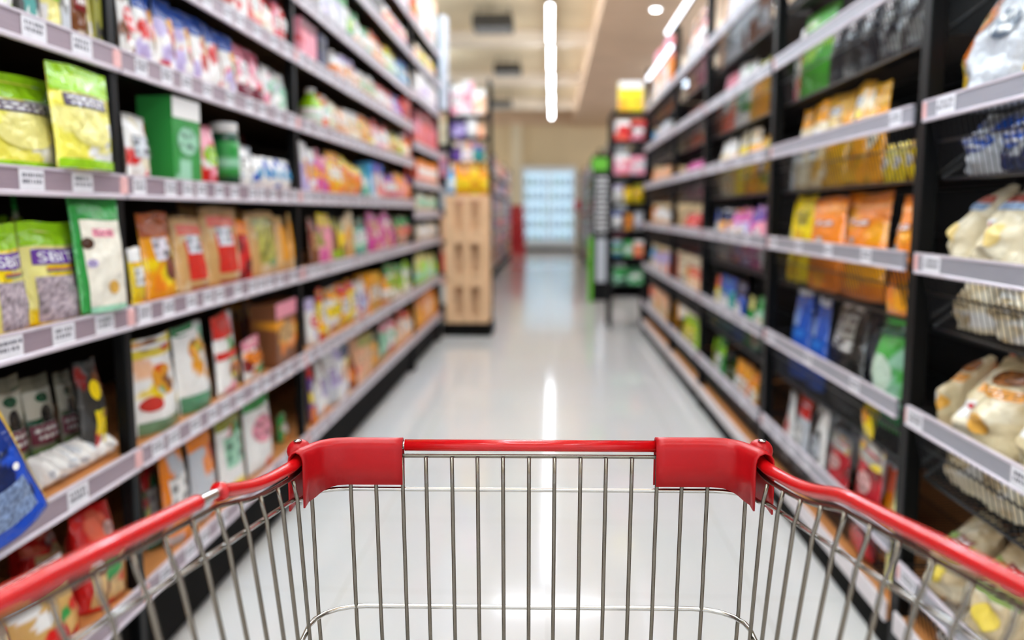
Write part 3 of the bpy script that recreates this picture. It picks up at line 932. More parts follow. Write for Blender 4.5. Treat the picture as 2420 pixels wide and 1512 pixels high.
LZ = [.226, .543, .867, 1.156, 1.425, 1.666, 1.886, 2.143, 2.391]
SHN = ['base', 'second', 'third', 'fourth', 'fifth', 'sixth', 'seventh', 'eighth', 'ninth', 'tenth']
TY = lambda px, py: onx(px, py, XL)[1]
tags0 = {0: [TY(150, 1380)], 1: [TY(183, 1165), .9], 2: [TY(22, 832), TY(150, 796), TY(247, 768)], 3: [TY(74, 431), TY(194, 434)], 4: [TY(79, 75), TY(192, 108)], 5: [], 6: [], 7: [], 8: []}
flat_bay(.54, 1.89, LZ, 'black rack bay with plum-grey price rails and big white tags, closest to the trolley rim', tags0, near=True)
flat_bay(1.89, 3.24, LZ, 'black flat-shelf rack bay holding blue-topped and tan pouches, second from the trolley', .13)
flat_bay(3.24, 5.98, LZ, 'long flat-shelf rack bay with crowded pastel packs, third from the trolley', .12)
EZ = [.226, .543, .867, 1.08, 1.30, 1.56, 1.90, 2.143, 2.391]
flat_bay(5.98, 7.40, EZ, 'last flat-shelf rack bay with close-set shelves, before the wooden crates', .12, endpanel=True)

RZ = [.29, .628, .985, 1.325, 1.65, 1.99]
RY = lambda px, py: onx(px, py, XR)[1]
tr0 = {0: [RY(2150, 1345)], 1: [RY(2165, 990), 1.52], 2: [RY(2205, 622)], 3: [RY(2240, 238)], 4: [], 5: []}
basket_bay(.68, 2.09, [.245, .628, .985, 1.325, 1.80, 2.12], 'black wire-basket rack bay stacked with cream sacks, closest to the trolley rim', tr0, near=True)
tr1 = {0: [RY(1815, 985), RY(1840, 1015), RY(1872, 1045), RY(1907, 1082)], 1: [RY(1825, 790), RY(1913, 835), RY(2023, 900)], 2: [RY(1830, 575), RY(1890, 580), RY(1960, 587), RY(2050, 600)], 3: [RY(2120, 280)], 4: [], 5: []}
basket_bay(2.09, 3.45, RZ, 'wire-basket rack bay with orange, blue and red pouches, second from the trolley', tr1)
basket_bay(3.45, 4.93, RZ, 'wire-basket rack bay holding blue and pink pouches, third from the trolley', .3)
basket_bay(4.93, 6.17, RZ, 'wire-basket rack bay of small pale packs, fourth from the trolley', .3)
basket_bay(6.17, 7.94, RZ, 'last wire-basket rack bay full of orange cartons, before the black display rack', .3, last=True)

# ------------------------------------------------------------------ packs on the flat shelves
BAY = ['near left bay', 'second left bay', 'third left bay', 'end left bay']


def lw(i, b):
    return '%s shelf, %s' % (SHN[i], BAY[b])


def lz(i, zs=LZ):
    return zs[i] + .017, (zs[i + 1] - .014 if i + 1 < len(zs) else 2.7)


C3 = (640, 0, 2.7)
E3 = (640, 500, 2.7)
# bay beside the trolley
row(-1, lw(0, 0), *lz(0), [(-130, 15, 1270, 'redbig', 1, dict(t=.12, lean=.1)), (60, 200, 1200, 'redbig', 1, dict(t=.1, sb=.15, lean=.05)), (20, 195, 1325, 'nutbox', 1, dict(t=.09, sb=.012, lean=.2)), (196, 330, 1165, 'redbig', 1, dict(t=.1, lean=.05))], level=2)
row(-1, lw(1, 0), *lz(1), [(-60, 0, 900, 'faces', 1, dict(sb=.1)), (0, 75, 885, 'faces', 1, dict(sb=.1)), (75, 150, 880, 'faces', 1, dict(sb=.1)), (150, 196, 870, 'faces', 1, dict(sb=.1)), (200, 285, 840, 'yelsachet', 1, dict(sb=.03, t=.05)),
                           (98, 338, .22, 'l white - - silver,white', 7, dict(sb=.02, t=.07, rz=0, lean=.3, lv=1))], level=2)
row(-1, lw(2, 0), *lz(2), [(-25, 78, 530, 'limeA', 1, dict(rz=-4)), (76, 184, 525, 'limeA', 1, dict(rz=8)), (202, 298, 478, 'greenbag', 1, dict(rz=8, t=.04, sb=-.022, b1=1.91, dz=.009))], level=2)
row(-1, lw(3, 0), *lz(3), [(-60, 140, 180, 'limeB', 1, dict(t=.07, rz=4)), (136, 272, 178, 'limeB', 1, dict(t=.05, rz=2, sb=-.03, b1=1.88, dz=.009))], level=2)
row(-1, lw(4, 0), *lz(4), [(-60, 35, .8, 'p lime - white white,pale_yellow'), (36, 92, .8, 'b charcoal white silver white,teal'), (95, 145, .85, 'p pale_yellow white lime white'), (147, 166, .8, 'b silver - white grey'), (168, 212, .85, 'l brown - dark_red cream'), (214, 238, .85, 'p pale_yellow lime - white'), (240, 276, .7, 'b olive grey - charcoal')], level=2)
# the foil pouch that leans over the price rail
o = pack('bluefoil', .135, .2, .05, 4242, .05, 2)
p = onx(38, 1150, XL + .015)
o.location = (XL + .034, 1.385, LZ[1] + .026)
o.rotation_euler = (math.radians(-6), math.radians(-20), math.radians(80))
tag(o, 'blue foil pouch with silver print leaning out over the second shelf, near left bay', 'bag')

# second bay
row(-1, lw(0, 1), *lz(0), [(352, 392, .82, 'p dark_green - grey olive,dark_red', 1, dict(sb=.06)), (396, 455, .9, 'p orange - white silver,red,grey'), (456, 520, .92, 'p silver orange - red,white,grey,orange'), (522, 585, .95, 'p white olive mint red,pink,green,yellow'), (586, 650, .95, 'p white green pink mint,coral,white'), (664, 712, .35, 'p green - white mint,orange', 1, dict(sb=.05))], level=1)
row(-1, lw(1, 1), *lz(1), [(328, 425, 790, 'snackA', 1, dict(t=.08)), (427, 500, 760, 'snackB', 1, dict(t=.07)), (508, 572, 738, 'redwhite'), (574, 626, 795, 'p white pink orange orange,green,dark_red'), (645, 712, 702, 'b brown pink tan amber,peach,orange')], level=1)
row(-1, lw(2, 1), *lz(2), [(316, 345, 585, 'l yellow white white amber'), (347, 420, 503, 'orangeA'), (422, 495, 512, 'tanred'), (497, 568, 492, 'tanred'), (570, 596, 520, 'p red orange - dark_red'), (598, 655, 500, 'tangreen'), (657, 688, 512, 'tanamber'), (690, 724, 503, 'tanamber')], level=1)
row(-1, lw(3, 1), *lz(3), [(302, 358, 275, 'p white - silver red,cream'), (362, 402, 350, 'p white orange - orange,coral,teal', 1, dict(sb=.05)), (406, 470, 247, 'b green white mint mint,green'), (474, 515, 300, 'p pink - lime red,white,red'), (520, 546, 292, 'j dark_green white green mint'), (564, 598, 345, 'p silver - white white'), (602, 700, 375, 'l white - sky_blue blue,white', 5, dict(rz=0))], level=1)
row(-1, lw(4, 1), *lz(4), [(288, 322, .85, 'p white green red red,brown'), (324, 555, .9, 'blueA', 6), (560, 622, .86, 'pinkA', 2), (626, 684, .74, 'p white - mint mint,pink,silver', 2)], level=1)
row(-1, lw(5, 1), *lz(5), [(545, 580, .8, 'b white red white red'), (582, 615, .8, 'b red - white cream'), (616, 645, .75, 'p cream red - white'), (648, 700, .78, 'l pink - white white,red', 2)], level=1)
row(-1, lw(6, 1), *lz(6), [(640, 708, .8, 'b white red - pink', 3)], level=0)
# dark stock standing behind
row(-1, lw(3, 1) + ' rear', *lz(3), [(360, 410, .8, 'p dark_green - green green', 1, dict(sb=.16)), (585, 650, .85, 'p brown - dark_red dark_red', 2, dict(sb=.17))], level=0)
row(-1, lw(2, 0) + ' rear', *lz(2), [(20, 210, .86, 'limeA', 2, dict(sb=.19)), (215, 280, .95, 'greenbag', 1, dict(sb=.2))], level=0)
row(-1, lw(2, 1) + ' rear', *lz(2), [(400, 700, .93, 'tanamber', 6, dict(sb=.15))], level=0)
row(-1, lw(1, 1) + ' rear', *lz(1), [(520, 700, .8, 'p brown - dark_red amber', 4, dict(sb=.16))], level=0)

# third bay
row(-1, lw(0, 2), *lz(0), [(255, 300, .95, 'p purple red white orange,yellow,white'), (302, 362, .92, 'p white - lilac peach,orange'), (364, 430, .97, 'p silver white lilac lilac,white'), (432, 492, .95, 'b white navy peach yellow,lilac'), (496, 545, .75, 'p dark_red brown - orange,brown'), (548, 640, .95, 'b tan olive peach coral,peach', 2), (642, 692, .9, 'p tan dark_green - green,amber'), (700, 790, .85, 'l white pink mint pink,mint', 2), (792, 900, .85, 'p peach red white amber,white', 3), (900, 918, .9, 'p amber - white orange')], T=E3)
row(-1, lw(1, 2), *lz(1), [(244, 300, .8, 'p white lilac red red,lilac'), (302, 365, .85, 'p yellow red white red,amber,white'), (368, 436, .83, 'l white amber yellow red,lilac,yellow'), (440, 540, .8, 'l yellow red white orange,yellow', 2), (540, 620, .85, 'p red white lilac sky_blue,white', 2), (622, 690, .78, 'b gold - white brown,amber', 2), (692, 740, .7, 't tan amber white amber', 2), (742, 850, .92, 'p pale_yellow green lime white,olive', 3), (852, 918, .9, 'p yellow lime - green,white', 3)], T=E3)
row(-1, lw(2, 2), *lz(2), [(255, 310, .85, 'p brown - tan tan,dark_red'), (318, 400, .9, 'p pink yellow - olive,magenta', 2), (402, 468, .82, 'p yellow olive - lime,brown', 2), (470, 530, .9, 'p tan beige - cream,amber', 2), (532, 605, .85, 'p teal dark_green white mint', 2), (632, 785, .93, 'p magenta magenta pink pink,white,tan', 5), (788, 918, .82, 'l peach green coral pink,dark_green', 5)], T=C3[:1] + (500, 2.7))
row(-1, lw(3, 2), *lz(3), [(206, 288, .93, 'p lilac white amber white,orange', 2), (290, 365, .93, 'p magenta pink orange amber,lilac', 2), (368, 450, .9, 'p yellow amber white orange', 2), (452, 572, .85, 'l amber yellow orange peach,coral', 3), (576, 628, .87, 'p teal - white mint', 2), (630, 706, .88, 'b sky_blue blue white white,coral', 2), (708, 790, .78, 'l pink purple white orange,magenta', 3), (792, 870, .8, 'l peach amber - orange,pink', 3), (872, 918, .75, 'l coral purple - lilac,orange', 3)], T=C3)
row(-1, lw(4, 2), *lz(4), [(186, 310, .9, 't lime white white mint', 2), (312, 375, .8, 'p coral orange white tan'), (378, 470, .78, 'l cream - white tan,peach', 2), (472, 566, .85, 'p cream white beige peach', 2), (570, 650, .85, 'p amber orange - yellow,tan', 2), (652, 750, .85, 'p pink red white peach,white', 3), (752, 835, .78, 'l pale_yellow olive - lime,tan', 3), (838, 890, .9, 't orange white cream white', 2), (892, 918, .8, 'b coral - white red', 2)], T=C3)
row(-1, lw(5, 2), *lz(5), [(180, 282, .9, 'b pink maroon - red,pink', 2), (300, 350, .8, 'b navy - - black'), (352, 420, .85, 't white white orange silver', 2), (422, 560, .85, 'p white lilac peach silver,peach', 4), (562, 670, .8, 'p cream white mint peach,tan', 4), (672, 770, .8, 'p pink red white coral,white', 4), (772, 840, .8, 'p lilac purple - blue,pink', 3), (842, 918, .85, 'b red - - coral,dark_red', 4)], T=C3)
row(-1, lw(6, 2), *lz(6), [(300, 470, .85, 'b white green - lilac,silver', 3), (472, 520, .85, 'p green white lime white', 1), (522, 640, .85, 'p peach green white tan,mint', 3), (642, 730, .85, 'p orange coral white amber', 3), (732, 800, .85, 'p lime yellow white mint', 2), (802, 905, .85, 'p sky_blue blue white blue,teal', 4), (906, 918, .8, 'p cream - - tan', 1)], T=C3)
row(-1, lw(7, 2), *lz(7), [(560, 700, .8, 'b charcoal brown - black', 3), (702, 920, .8, 'l pink white - peach,cream,coral', 6)], T=C3)
row(-1, lw(8, 2), .0 + LZ[8] + .017, 2.72, [(700, 915, .85, 'b pink green white coral,white,red', 6)], T=C3)
# end bay
ez = lambda i: lz(i, EZ)
row(-1, lw(0, 3), *ez(0), [(930, 1092, .85, 'p amber orange - orange,peach', 8)], T=E3, level=0)
row(-1, lw(1, 3), *ez(1), [(930, 1085, .8, 'p lime pale_yellow - yellow,mint', 7)], T=E3, level=0)
row(-1, lw(2, 3), *ez(2), [(932, 1085, .75, 'l cream - white beige,white', 7)], T=C3, level=0)
row(-1, lw(3, 3), *ez(3), [(934, 1088, .8, 'l cream - mint pale_yellow,white', 7)], T=C3, level=0)
row(-1, lw(4, 3), *ez(4), [(932, 1088, .8, 'b coral orange white amber,red', 7)], T=C3, level=0)
row(-1, lw(5, 3), *ez(5), [(930, 1060, .9, 'b red dark_red - coral,pink', 7)], T=C3, level=0)
row(-1, lw(6, 3), *ez(6), [(930, 1075, .85, 'b lilac white - pink,white', 6)], T=C3, level=0)
row(-1, lw(7, 3), *ez(7), [(925, 1075, .8, 'l yellow cream - lime,peach', 6)], T=C3, level=0)
row(-1, lw(8, 3), EZ[8] + .017, 2.9, [(930, 1090, .85, 'b coral peach white green,white', 6)], T=C3, level=0)

# lettering on the two lime pouches
def letters(txt, f, u0, v0, u1, v1, parent, m, name='lettering'):
    c = bpy.data.curves.new('lettering', 'FONT')
    c.body = txt
    to = bpy.data.objects.new('lettering', c)
    COL.objects.link(to)
    bpy.context.view_layer.update()
    me = bpy.data.meshes.new_from_object(to.evaluated_get(bpy.context.evaluated_depsgraph_get()))
    bpy.data.objects.remove(to)
    co = np.empty(len(me.vertices) * 3)
    me.vertices.foreach_get('co', co)
    co = co.reshape(-1, 3)
    a, b = co.min(0), co.max(0)
    u = u0 + (co[:, 0] - a[0]) / (b[0] - a[0]) * (u1 - u0)
    v = v0 + (co[:, 1] - a[1]) / (b[1] - a[1]) * (v1 - v0)
    pts = f(u, v, -1)
    pts[:, 1] -= .0035
    me.vertices.foreach_set('co', pts.ravel())
    me.materials.clear()
    me.materials.append(MATS[m])
    me.update()
    o = bpy.data.objects.new(name, me)
    COL.objects.link(o)
    o.parent = parent
    o['label'] = 'white lettering on the purple name band'
    return o


for o_, f_ in FN[:2]:
    letters('SBIT', f_, .2, .61, .86, .705, o_, 'letter_white')

# ------------------------------------------------------------------ packs in the wire baskets
RBAY = ['near right bay', 'second right bay', 'third right bay', 'fourth right bay', 'end right bay']


def rw(i, b):
    return '%s basket, %s' % (ORD[i], RBAY[b])


def rz_(i, zs=RZ):
    return zs[i] - .146, (zs[i + 1] - .16 if i + 1 < len(zs) else 2.5)


G3, H3, I3, J3, K3 = (1800, 0, 3.36), (1800, 380, 3.218), (1800, 750, 3.36), (1800, 1080, 3.5), (1500, 500, 2.7)
N_ = [.245, .628, .985, 1.325, 1.80, 2.12]
sk = dict(lean=.42, t=.13)
for i_, y_ in ((0, .245), (1, .628), (2, .985), (3, 1.325)):      # the layer that fills each basket behind its wires
    row(1, ORD[i_] + ' basket bottom layer, near right bay', y_ - .146, y_ + .5, [(2195, 3300, .21, 'k cream - beige beige,white' if i_ < 3 else 'k navy - blue blue,silver', 6, dict(t=.13, sb=.055, rz=0, lean=.1))], level=1)
row(1, rw(0, 0), .245 - .02, .628 - .16, [(2160, 2290, 1148, 'dogC', 1, dict(sk, sb=.03, free=1)), (2292, 2440, 1222, 'dogC', 1, dict(sk, sb=.02, free=1)), (2446, 2640, 1310, 'dogC', 1, dict(sk, sb=.03, free=1)), (2660, 2900, .7, 'dogC', 1, dict(sk, sb=.03)), (2920, 3250, .7, 'dogC', 1, dict(sk, sb=.03))], level=2)
row(1, rw(1, 0), .628 - .02, .985 - .16, [(2164, 2268, 803, 'dogB', 1, dict(sk, sb=.04, free=1)), (2270, 2400, 835, 'dogB', 1, dict(sk, sb=.015, free=1)), (2404, 2600, 850, 'dogB', 1, dict(sk, sb=.03, free=1)), (2660, 2900, .7, 'dogB', 1, dict(sk, sb=.03)), (2920, 3250, .7, 'dogB', 1, dict(sk, sb=.03))], level=2)
row(1, rw(1, 0) + ' rear', .628 - .146, .985 - .15, [(2322, 2500, .5, 'k coral - beige amber,red', 1, dict(sb=.16, t=.07, lean=.3, dz=.2)), (2225, 2325, 790, 'l dark_green - green black', 1, dict(sb=.3))], level=1)
row(1, rw(2, 0), .985 - .01, 1.325 - .16, [(2208, 2306, 430, 'dogA', 1, dict(sk, sb=.04)), (2308, 2440, 420, 'dogA', 1, dict(sk, sb=.04)), (2446, 2640, 420, 'dogA', 1, dict(sk, sb=.04)), (2660, 2900, .7, 'dogA', 1, dict(sk, sb=.03)), (2920, 3250, .7, 'dogA', 1, dict(sk, sb=.03))], level=2)
row(1, rw(2, 0) + ' rear', .985 - .146, 1.325 - .14, [(2215, 2262, 400, 'p brown - orange orange', 1, dict(sb=.26)), (2330, 2480, 365, 'b 12508f - - navy', 1, dict(sb=.3))], level=1)
row(1, rw(3, 0), 1.325 - .01, 1.80 - .16, [(2240, 2420, -5, 'silverbag', 1, dict(t=.11, lean=.25, sb=.03, free=1)), (2426, 2650, -10, 'silverbag', 1, dict(t=.11, lean=.3, sb=.04))], level=2)
row(1, rw(4, 0), *rz_(4, N_), [(2230, 2400, .75, 'darkpack', 3, dict(sb=.2))], level=1)

row(1, rw(0, 1), *rz_(0), [(1826, 1866, 905, 'p white - red grey,silver'), (1868, 1908, 930, 'p silver red white grey,white'), (1910, 1944, 950, 'p white - silver charcoal,red'), (1946, 2003, 1020, 'redpouch'), (2005, 2072, 1035, 'redpouch', 1, dict(sb=.02)), (2074, 2092, 1090, 'p orange coral - amber'), (2092, 2135, 1085, 'yellowpale', 1, dict(sb=.02))], level=1)
row(1, rw(0, 1) + ' rear', *rz_(0), [(1930, 2130, .8, 'p charcoal - silver grey,black', 5, dict(sb=.2))], level=0)
row(1, rw(1, 1), *rz_(1), [(1838, 1905, 672, 'bluebag', 1, dict(t=.08)), (1907, 1948, 700, 'bluebag', 1, dict(t=.07)), (1950, 2040, 700, 'blackbag', 1, dict(t=.09, sb=.06)), (2036, 2064, .34, 'l yellow - amber gold', 1, dict(sb=.02)), (2066, 2146, 745, 'greensack', 1, dict(t=.12))], level=1)
row(1, rw(1, 1) + ' rear', *rz_(1), [(1822, 1850, .6, 'p green - dark_green green', 1, dict(sb=.15)), (1990, 2100, .9, 'p charcoal - silver black', 2, dict(sb=.22))], level=0)
row(1, rw(2, 1), *rz_(2), [(1824, 1852, 480, 'p yellow - olive gold'), (1854, 1908, 458, 'yellowbag'), (1910, 1976, 468, 'orangebag', 1, dict(sb=.04)), (1978, 2092, 404, 'orangebag', 1, dict(t=.11, sb=.06, lean=.02)), (2094, 2160, 460, 'orangebag', 1, dict(t=.08, sb=.02))], level=1)
row(1, rw(2, 1) + ' rear', *rz_(2), [(1840, 1960, .62, 'p gold - brown brown,dark_red', 3, dict(sb=.24))], level=0)
row(1, rw(3, 1), *rz_(3), [(1838, 1862, .5, 'p silver - white grey'), (1864, 1938, 255, 'p beige amber white cream,gold', 2), (1940, 1996, 200, 'goldbag'), (1998, 2040, 190, 'goldbag', 1, dict(sb=.05)), (2042, 2082, 205, 'p amber gold cream gold', 1, dict(sb=.06)), (2084, 2168, .34, 'l yellow - white pale_yellow,gold', 3)], level=1)  # first entry: silver and white pouch colours stand for glare
row(1, rw(4, 1), *rz_(4), [(1834, 1858, .7, 'l pink white white white,red'), (1860, 1884, .8, 'l coral white white white,dark_red'), (1886, 1956, .95, 'greentall', 1, dict(t=.08)), (1960, 2175, .82, 'darkpack', 5)], level=1)
row(1, rw(5, 1), *rz_(5), [(1840, 2100, .8, 'darkpack', 6)], level=0)

row(1, rw(0, 2), *rz_(0), [(440, 500, .8, 'p olive lime - lime,green', 1), (502, 560, .85, 'p green - white lime', 1), (570, 690, .6, 'p dark_green - olive olive', 2, dict(sb=.12)), (640, 770, .75, 'p amber - white orange,cream', 3)], T=K3)
row(1, rw(1, 2), *rz_(1), [(425, 520, .8, 'p yellow coral white amber', 2), (525, 610, .8, 'p teal blue white blue,sky_blue', 1), (612, 700, .8, 'p blue navy white blue,silver', 1), (704, 748, .65, 'p green pale_yellow - green'), (750, 800, .7, 'p mint green white peach')], T=K3)
row(1, rw(2, 2), *rz_(2), [(415, 490, .85, 'l white blue white sky_blue,cream', 2), (492, 610, .85, 'l white navy - blue,amber', 2), (612, 720, .85, 'l lilac magenta white pink,amber', 2), (722, 805, .88, 'l magenta purple white white,pink', 2)], T=K3)
row(1, rw(3, 2), *rz_(3), [(1668, 1732, 290, 'l cream white - white,amber,beige', 3), (1734, 1790, 300, 'p amber cream - yellow', 2), (1791, 1808, .8, 'p gold - brown olive')])
row(1, rw(4, 2), *rz_(4), [(1670, 1694, .7, 'l brown coral coral dark_red', 1), (1695, 1737, .95, 'p coral pink white orange', 1), (1739, 1772, .95, 'p white - mint silver,green', 1), (1774, 1808, .8, 'p amber olive - gold', 2)])
row(1, rw(5, 2), *rz_(5), [(1668, 1700, .9, 'p peach white - brown', 1), (1702, 1745, .95, 'p silver white - grey', 1), (1747, 1812, .95, 'p silver grey - grey,brown', 3)])

row(1, rw(0, 3), *rz_(0), [(1588, 1648, .85, 'p yellow lime pale_yellow lime', 3)])
row(1, rw(1, 3), *rz_(1), [(1600, 1622, .75, 'p tan - white amber'), (1624, 1652, .75, 'p cream coral - peach', 2)])
row(1, rw(2, 3), *rz_(2), [(1592, 1652, .8, 'l coral red white pink,dark_red', 4)])
row(1, rw(3, 3), *rz_(3), [(1593, 1656, .8, 'l pink magenta white white', 4)])
row(1, rw(4, 3), *rz_(4), [(1595, 1660, .85, 'p coral dark_red white peach,brown', 4)])
row(1, rw(5, 3), *rz_(5), [(1596, 1666, .85, 'l peach brown white pink', 4)])
for i, (a, b) in enumerate([('b peach coral white orange,cream', 'b amber peach - cream'), ('b yellow sky_blue white white,amber', 'b coral lilac white orange'), ('b amber orange - gold,tan', 'b tan white - peach'), ('b amber orange cream tan', 'b orange peach - amber'), ('b white sky_blue lilac sky_blue', 'b cream silver - blue'), ('b orange amber lilac amber', 'b amber pink white orange')]):
    row(1, rw(i, 4), *rz_(i), [(1526, 1546, .93, a, 3), (1547, 1580, .93, b, 3)], level=0, setb=.055)

# weakly emitting strips on the top edge of the wire-basket racks
for (xa, ya, xb, yb, z, w) in ((1636, 12, 1577, 103, 2.335, 'second from the end'), (1586, 128, 1531, 200, 2.2, 'closest to the black display rack')):
    Xt = XR - .03
    Ya, Yb = onx(xa, ya, Xt)[1], onx(xb, yb, Xt)[1]
    t = empty('glow_strip', (Xt, (Ya + Yb) / 2, z))
    q = MB()
    q.tube([(0, -(Yb - Ya) / 2, 0), (0, (Yb - Ya) / 2, 0)], .014, 'strip', 8)
    q.build('glowing_tube', t, True)
    q = MB()
    q.box((.012, -(Yb - Ya) / 2, -.012), (.026, (Yb - Ya) / 2, .012), 'black_steel', .003)
    q.build('batten', t)
    tag(t, 'slim glowing strip along the wire-basket rack tops, ' + w, 'strip lamp', 'rack-top glowing strips')

# ------------------------------------------------------------------ the trolley (its own frame: x across, y forward, foot under the eye)
CA = math.atan(48 / F)
CR = np.array([[math.cos(CA), math.sin(CA)], [-math.sin(CA), math.cos(CA)]])
cart = empty('shopping_trolley', (0, 0, 0), CA)
tag(cart, 'steel wire shopping trolley with red plastic rim sleeves and red corner covers', 'shopping trolley')


def cray(px, py):
    d = ray(px, py)
    xy = CR @ d[:2]
    return xy[0], xy[1], d[2]


def cy(px, py, D):
    x, y, z = cray(px, py)
    k = D / y
    return (x * k, D, HC + z * k)


def cside(px, py, off=0.0):
    """point on the flared side plane |x| = WR(y)"""
    x, y, z = cray(px, py)
    k = abs(x) / y
    D = (.316 + off) / (k + .09)
    return (x / y * D, D, HC + z / y * D)


WR = lambda D: .235 + .09 * (.9 - D)
rimL = [(700, 1096), (660, 1120), (628, 1137), (590, 1151), (550, 1157), (518, 1162), (490, 1175), (465, 1188), (380, 1231), (300, 1270), (150, 1346), (0, 1420)]
P = [Vector(cside(*p)) for p in rimL]
d_ = (P[-1] - P[-4]).normalized()
P += [P[-1] + d_ * .1, P[-1] + d_ * .2, P[-1] + d_ * .27]
mir = lambda p: Vector((-p[0], p[1], p[2]))
ZF = cy(1252, 1053, .9)[2]
DF = .9


def smooth(pts, it=2):
    for _ in range(it):
        q = [pts[0]]
        for a, b in zip(pts, pts[1:]):
            q += [a * .75 + b * .25, a * .25 + b * .75]
        q.append(pts[-1])
        pts = q
    return pts


def rimpath(s):
    w = WR(DF)
    side = [p if s < 0 else mir(p) for p in P]
    cor = [Vector((s * (w - .034), DF, ZF)), Vector((s * (w - .012), DF - .004, ZF)), Vector((s * (w - .001), DF - .018, ZF - .001))]
    return cor, side


under = Vector((0, 0, -.0115))
full = list(reversed([p for p in rimpath(-1)[1]])) + list(reversed(rimpath(-1)[0])) + rimpath(1)[0] + rimpath(1)[1]
q = MB()
q.tube(smooth(full, 2), .0042, 'chrome', 10)
q.build('rim_rod', cart, True)
q = MB()
q.tube(smooth([p + under for p in full], 2), .0024, 'wire_steel', 8)
q.build('rim_wire', cart, True)
x0, x1 = cy(957, 1053, DF)[0], cy(1552, 1053, DF)[0]
q = MB()
q.tube([(x0, DF, ZF), (x1, DF, ZF)], .0062, 'red_sleeve', 14)
q.build('front_sleeve', cart, True)['label'] = 'red plastic sleeve on the front rim'
cL, sL = rimpath(-1)
cR, sR = rimpath(1)
q = MB()
q.tube(smooth([cL[2]] + sL[:6], 2), [.0062] * len(smooth([cL[2]] + sL[:6], 2)), 'red_sleeve', 14)
a = smooth([cL[2]] + sL[:6], 2)
e_ = (a[-1] - a[-3]).normalized()
q.tube([a[-1] - e_ * .006, a[-1] + e_ * .0008], .0078, 'red_sleeve', 14)
q.build('rim_sleeve', cart, True)['label'] = 'kinked red sleeve piece by the corner'
q = MB()
b = smooth([sL[7] * .97 + sL[6] * .03] + sL[8:], 2)
q.tube(b, .0066, 'red_sleeve', 14)
q.build('rim_sleeve', cart, True)['label'] = 'long red sleeve with a bare steel gap before it'
q = MB()
q.tube(smooth([cR[2]] + sR, 2), .0064, 'red_sleeve', 14)
q.build('rim_sleeve', cart, True)['label'] = 'unbroken long red sleeve'

# corner covers: double-skinned red caps
zlo, zup = cy(880, 1144, .893)[2], cy(850, 1037, .893)[2]
zdip = cy(722, 1181, .875)[2]
for s in (-1, 1):
    w = WR(DF)
    xe = cy(951 if s < 0 else 1550, 1090, .893)[0]
    path = [Vector((xe, DF)), Vector((s * .17, DF)), Vector((s * (w - .042), DF))]
    r = .034
    cx, cy_ = s * (w - .004 - r), DF - r
    for a in (75, 60, 45, 30, 15):
        path.append(Vector((cx + s * r * math.cos(math.radians(a)), cy_ + r * math.sin(math.radians(a)))))
    path += [Vector((s * (WR(DF - r - .004) - .003), DF - r - .002)), Vector((s * (WR(DF - .05) - .003), DF - .05))]
    path = [Vector((path[0].x + (path[2].x - path[0].x) * k / 6, DF)) for k in range(6)] + path[2:]
    vs, fs = [], []
    np_ = 11
    for i, p in enumerate(path):
        t = (path[min(i + 1, len(path) - 1)] - path[max(i - 1, 0)]).normalized()
        n = Vector((-t.y, t.x)) * (-1 if s > 0 else 1)
        n = n if n.dot(Vector((-p.x, -p.y + .3))) > 0 else -n
        k = max(0, (i - 6) / (len(path) - 7))
        lo = zlo + (zdip - zlo) * (k ** 1.5)
        top = zup - .002 * k
        for off, z in ((.0085, lo), (.0085, (lo + top) / 2), (.0085, top - .011), (.0075, top - .006), (.005, top - .002), (0, top), (-.005, top - .002), (-.0075, top - .006), (-.0085, top - .011), (-.0085, (lo + top) / 2 - .003), (-.0085, lo - .004)):
            vs.append((p.x + n.x * off, p.y + n.y * off, z))
    for i in range(len(path) - 1):
        fs += [(i * np_ + k, i * np_ + k + 1, (i + 1) * np_ + k + 1, (i + 1) * np_ + k) for k in range(np_ - 1)]
    q = MB()
    q.add(vs, fs, 'red_cover')
    o = q.build('corner_cover', cart, True)
    m = o.modifiers.new('skin', 'SOLIDIFY')
    m.thickness = .0018
    o['label'] = 'glossy red corner cover'
    # rounded outer lug with its steel pin
    c = Vector(cside(714 if s < 0 else 1790, 1071))
    q = MB()
    ring = []
    for i in range(9):
        a = i / 8 * PI
        q_r = .0125 * math.sin(a) + .0004
        ring.append((q_r, -.012 * math.cos(a)))
    q.lathe(ring, 'red_cover', (c.x - s * -.004, c.y + .004, c.z + .002), 18)
    lug = q.build('corner_lug', o, True)
    q = MB()
    q.lathe([(.0001, .0), (.0042, .0005), (.0042, .002), (.0001, .0028)], 'chrome', (c.x + s * .004, c.y - .001, c.z + .0125), 12)
    q.build('steel_pin', lug, True)

# upright and horizontal wires
ZB = .575
rodz = {2: lambda D: HC - (.2945 - .11 * (DF - D)), 3: lambda D: HC - (.408 + .0 * (DF - D)), 4: lambda D: HC - .47, 5: lambda D: ZB}
slope = lambda D: min(.22, max(.06, .07 + .13 * (.84 - D) / .22))
RZM = lambda D: HC - (.206 + .0838 * (D - .4586))
wat = lambda D, z: WR(D) - slope(D) * max(0, RZM(D) - z)
DEND = .2


def rod(zf, rad, inset=0.0, rc=.04):
    half = []
    D = DEND
    while D < DF - rc - .004:
        half.append(Vector((wat(D, zf(D)) - inset, D, zf(D))))
        D += .04
    w = wat(DF - rc, zf(DF)) - inset
    arc = [Vector((w - rc + rc * math.cos(math.radians(a)), DF - rc + (rc - .004) * math.sin(math.radians(a)), zf(DF))) for a in (0, 18, 36, 54, 72, 90)]
    rp = half + arc
    pts = [Vector((-p.x, p.y, p.z)) for p in rp] + list(reversed(rp))
    q = MB()
    q.tube(pts, rad, 'chrome', 10)
    return q


rod(rodz[2], .0024).build('basket_rod', cart, True)
# third rod: level at the front, then drops along the sides
z3 = cy(1252, 1431, DF)[2]


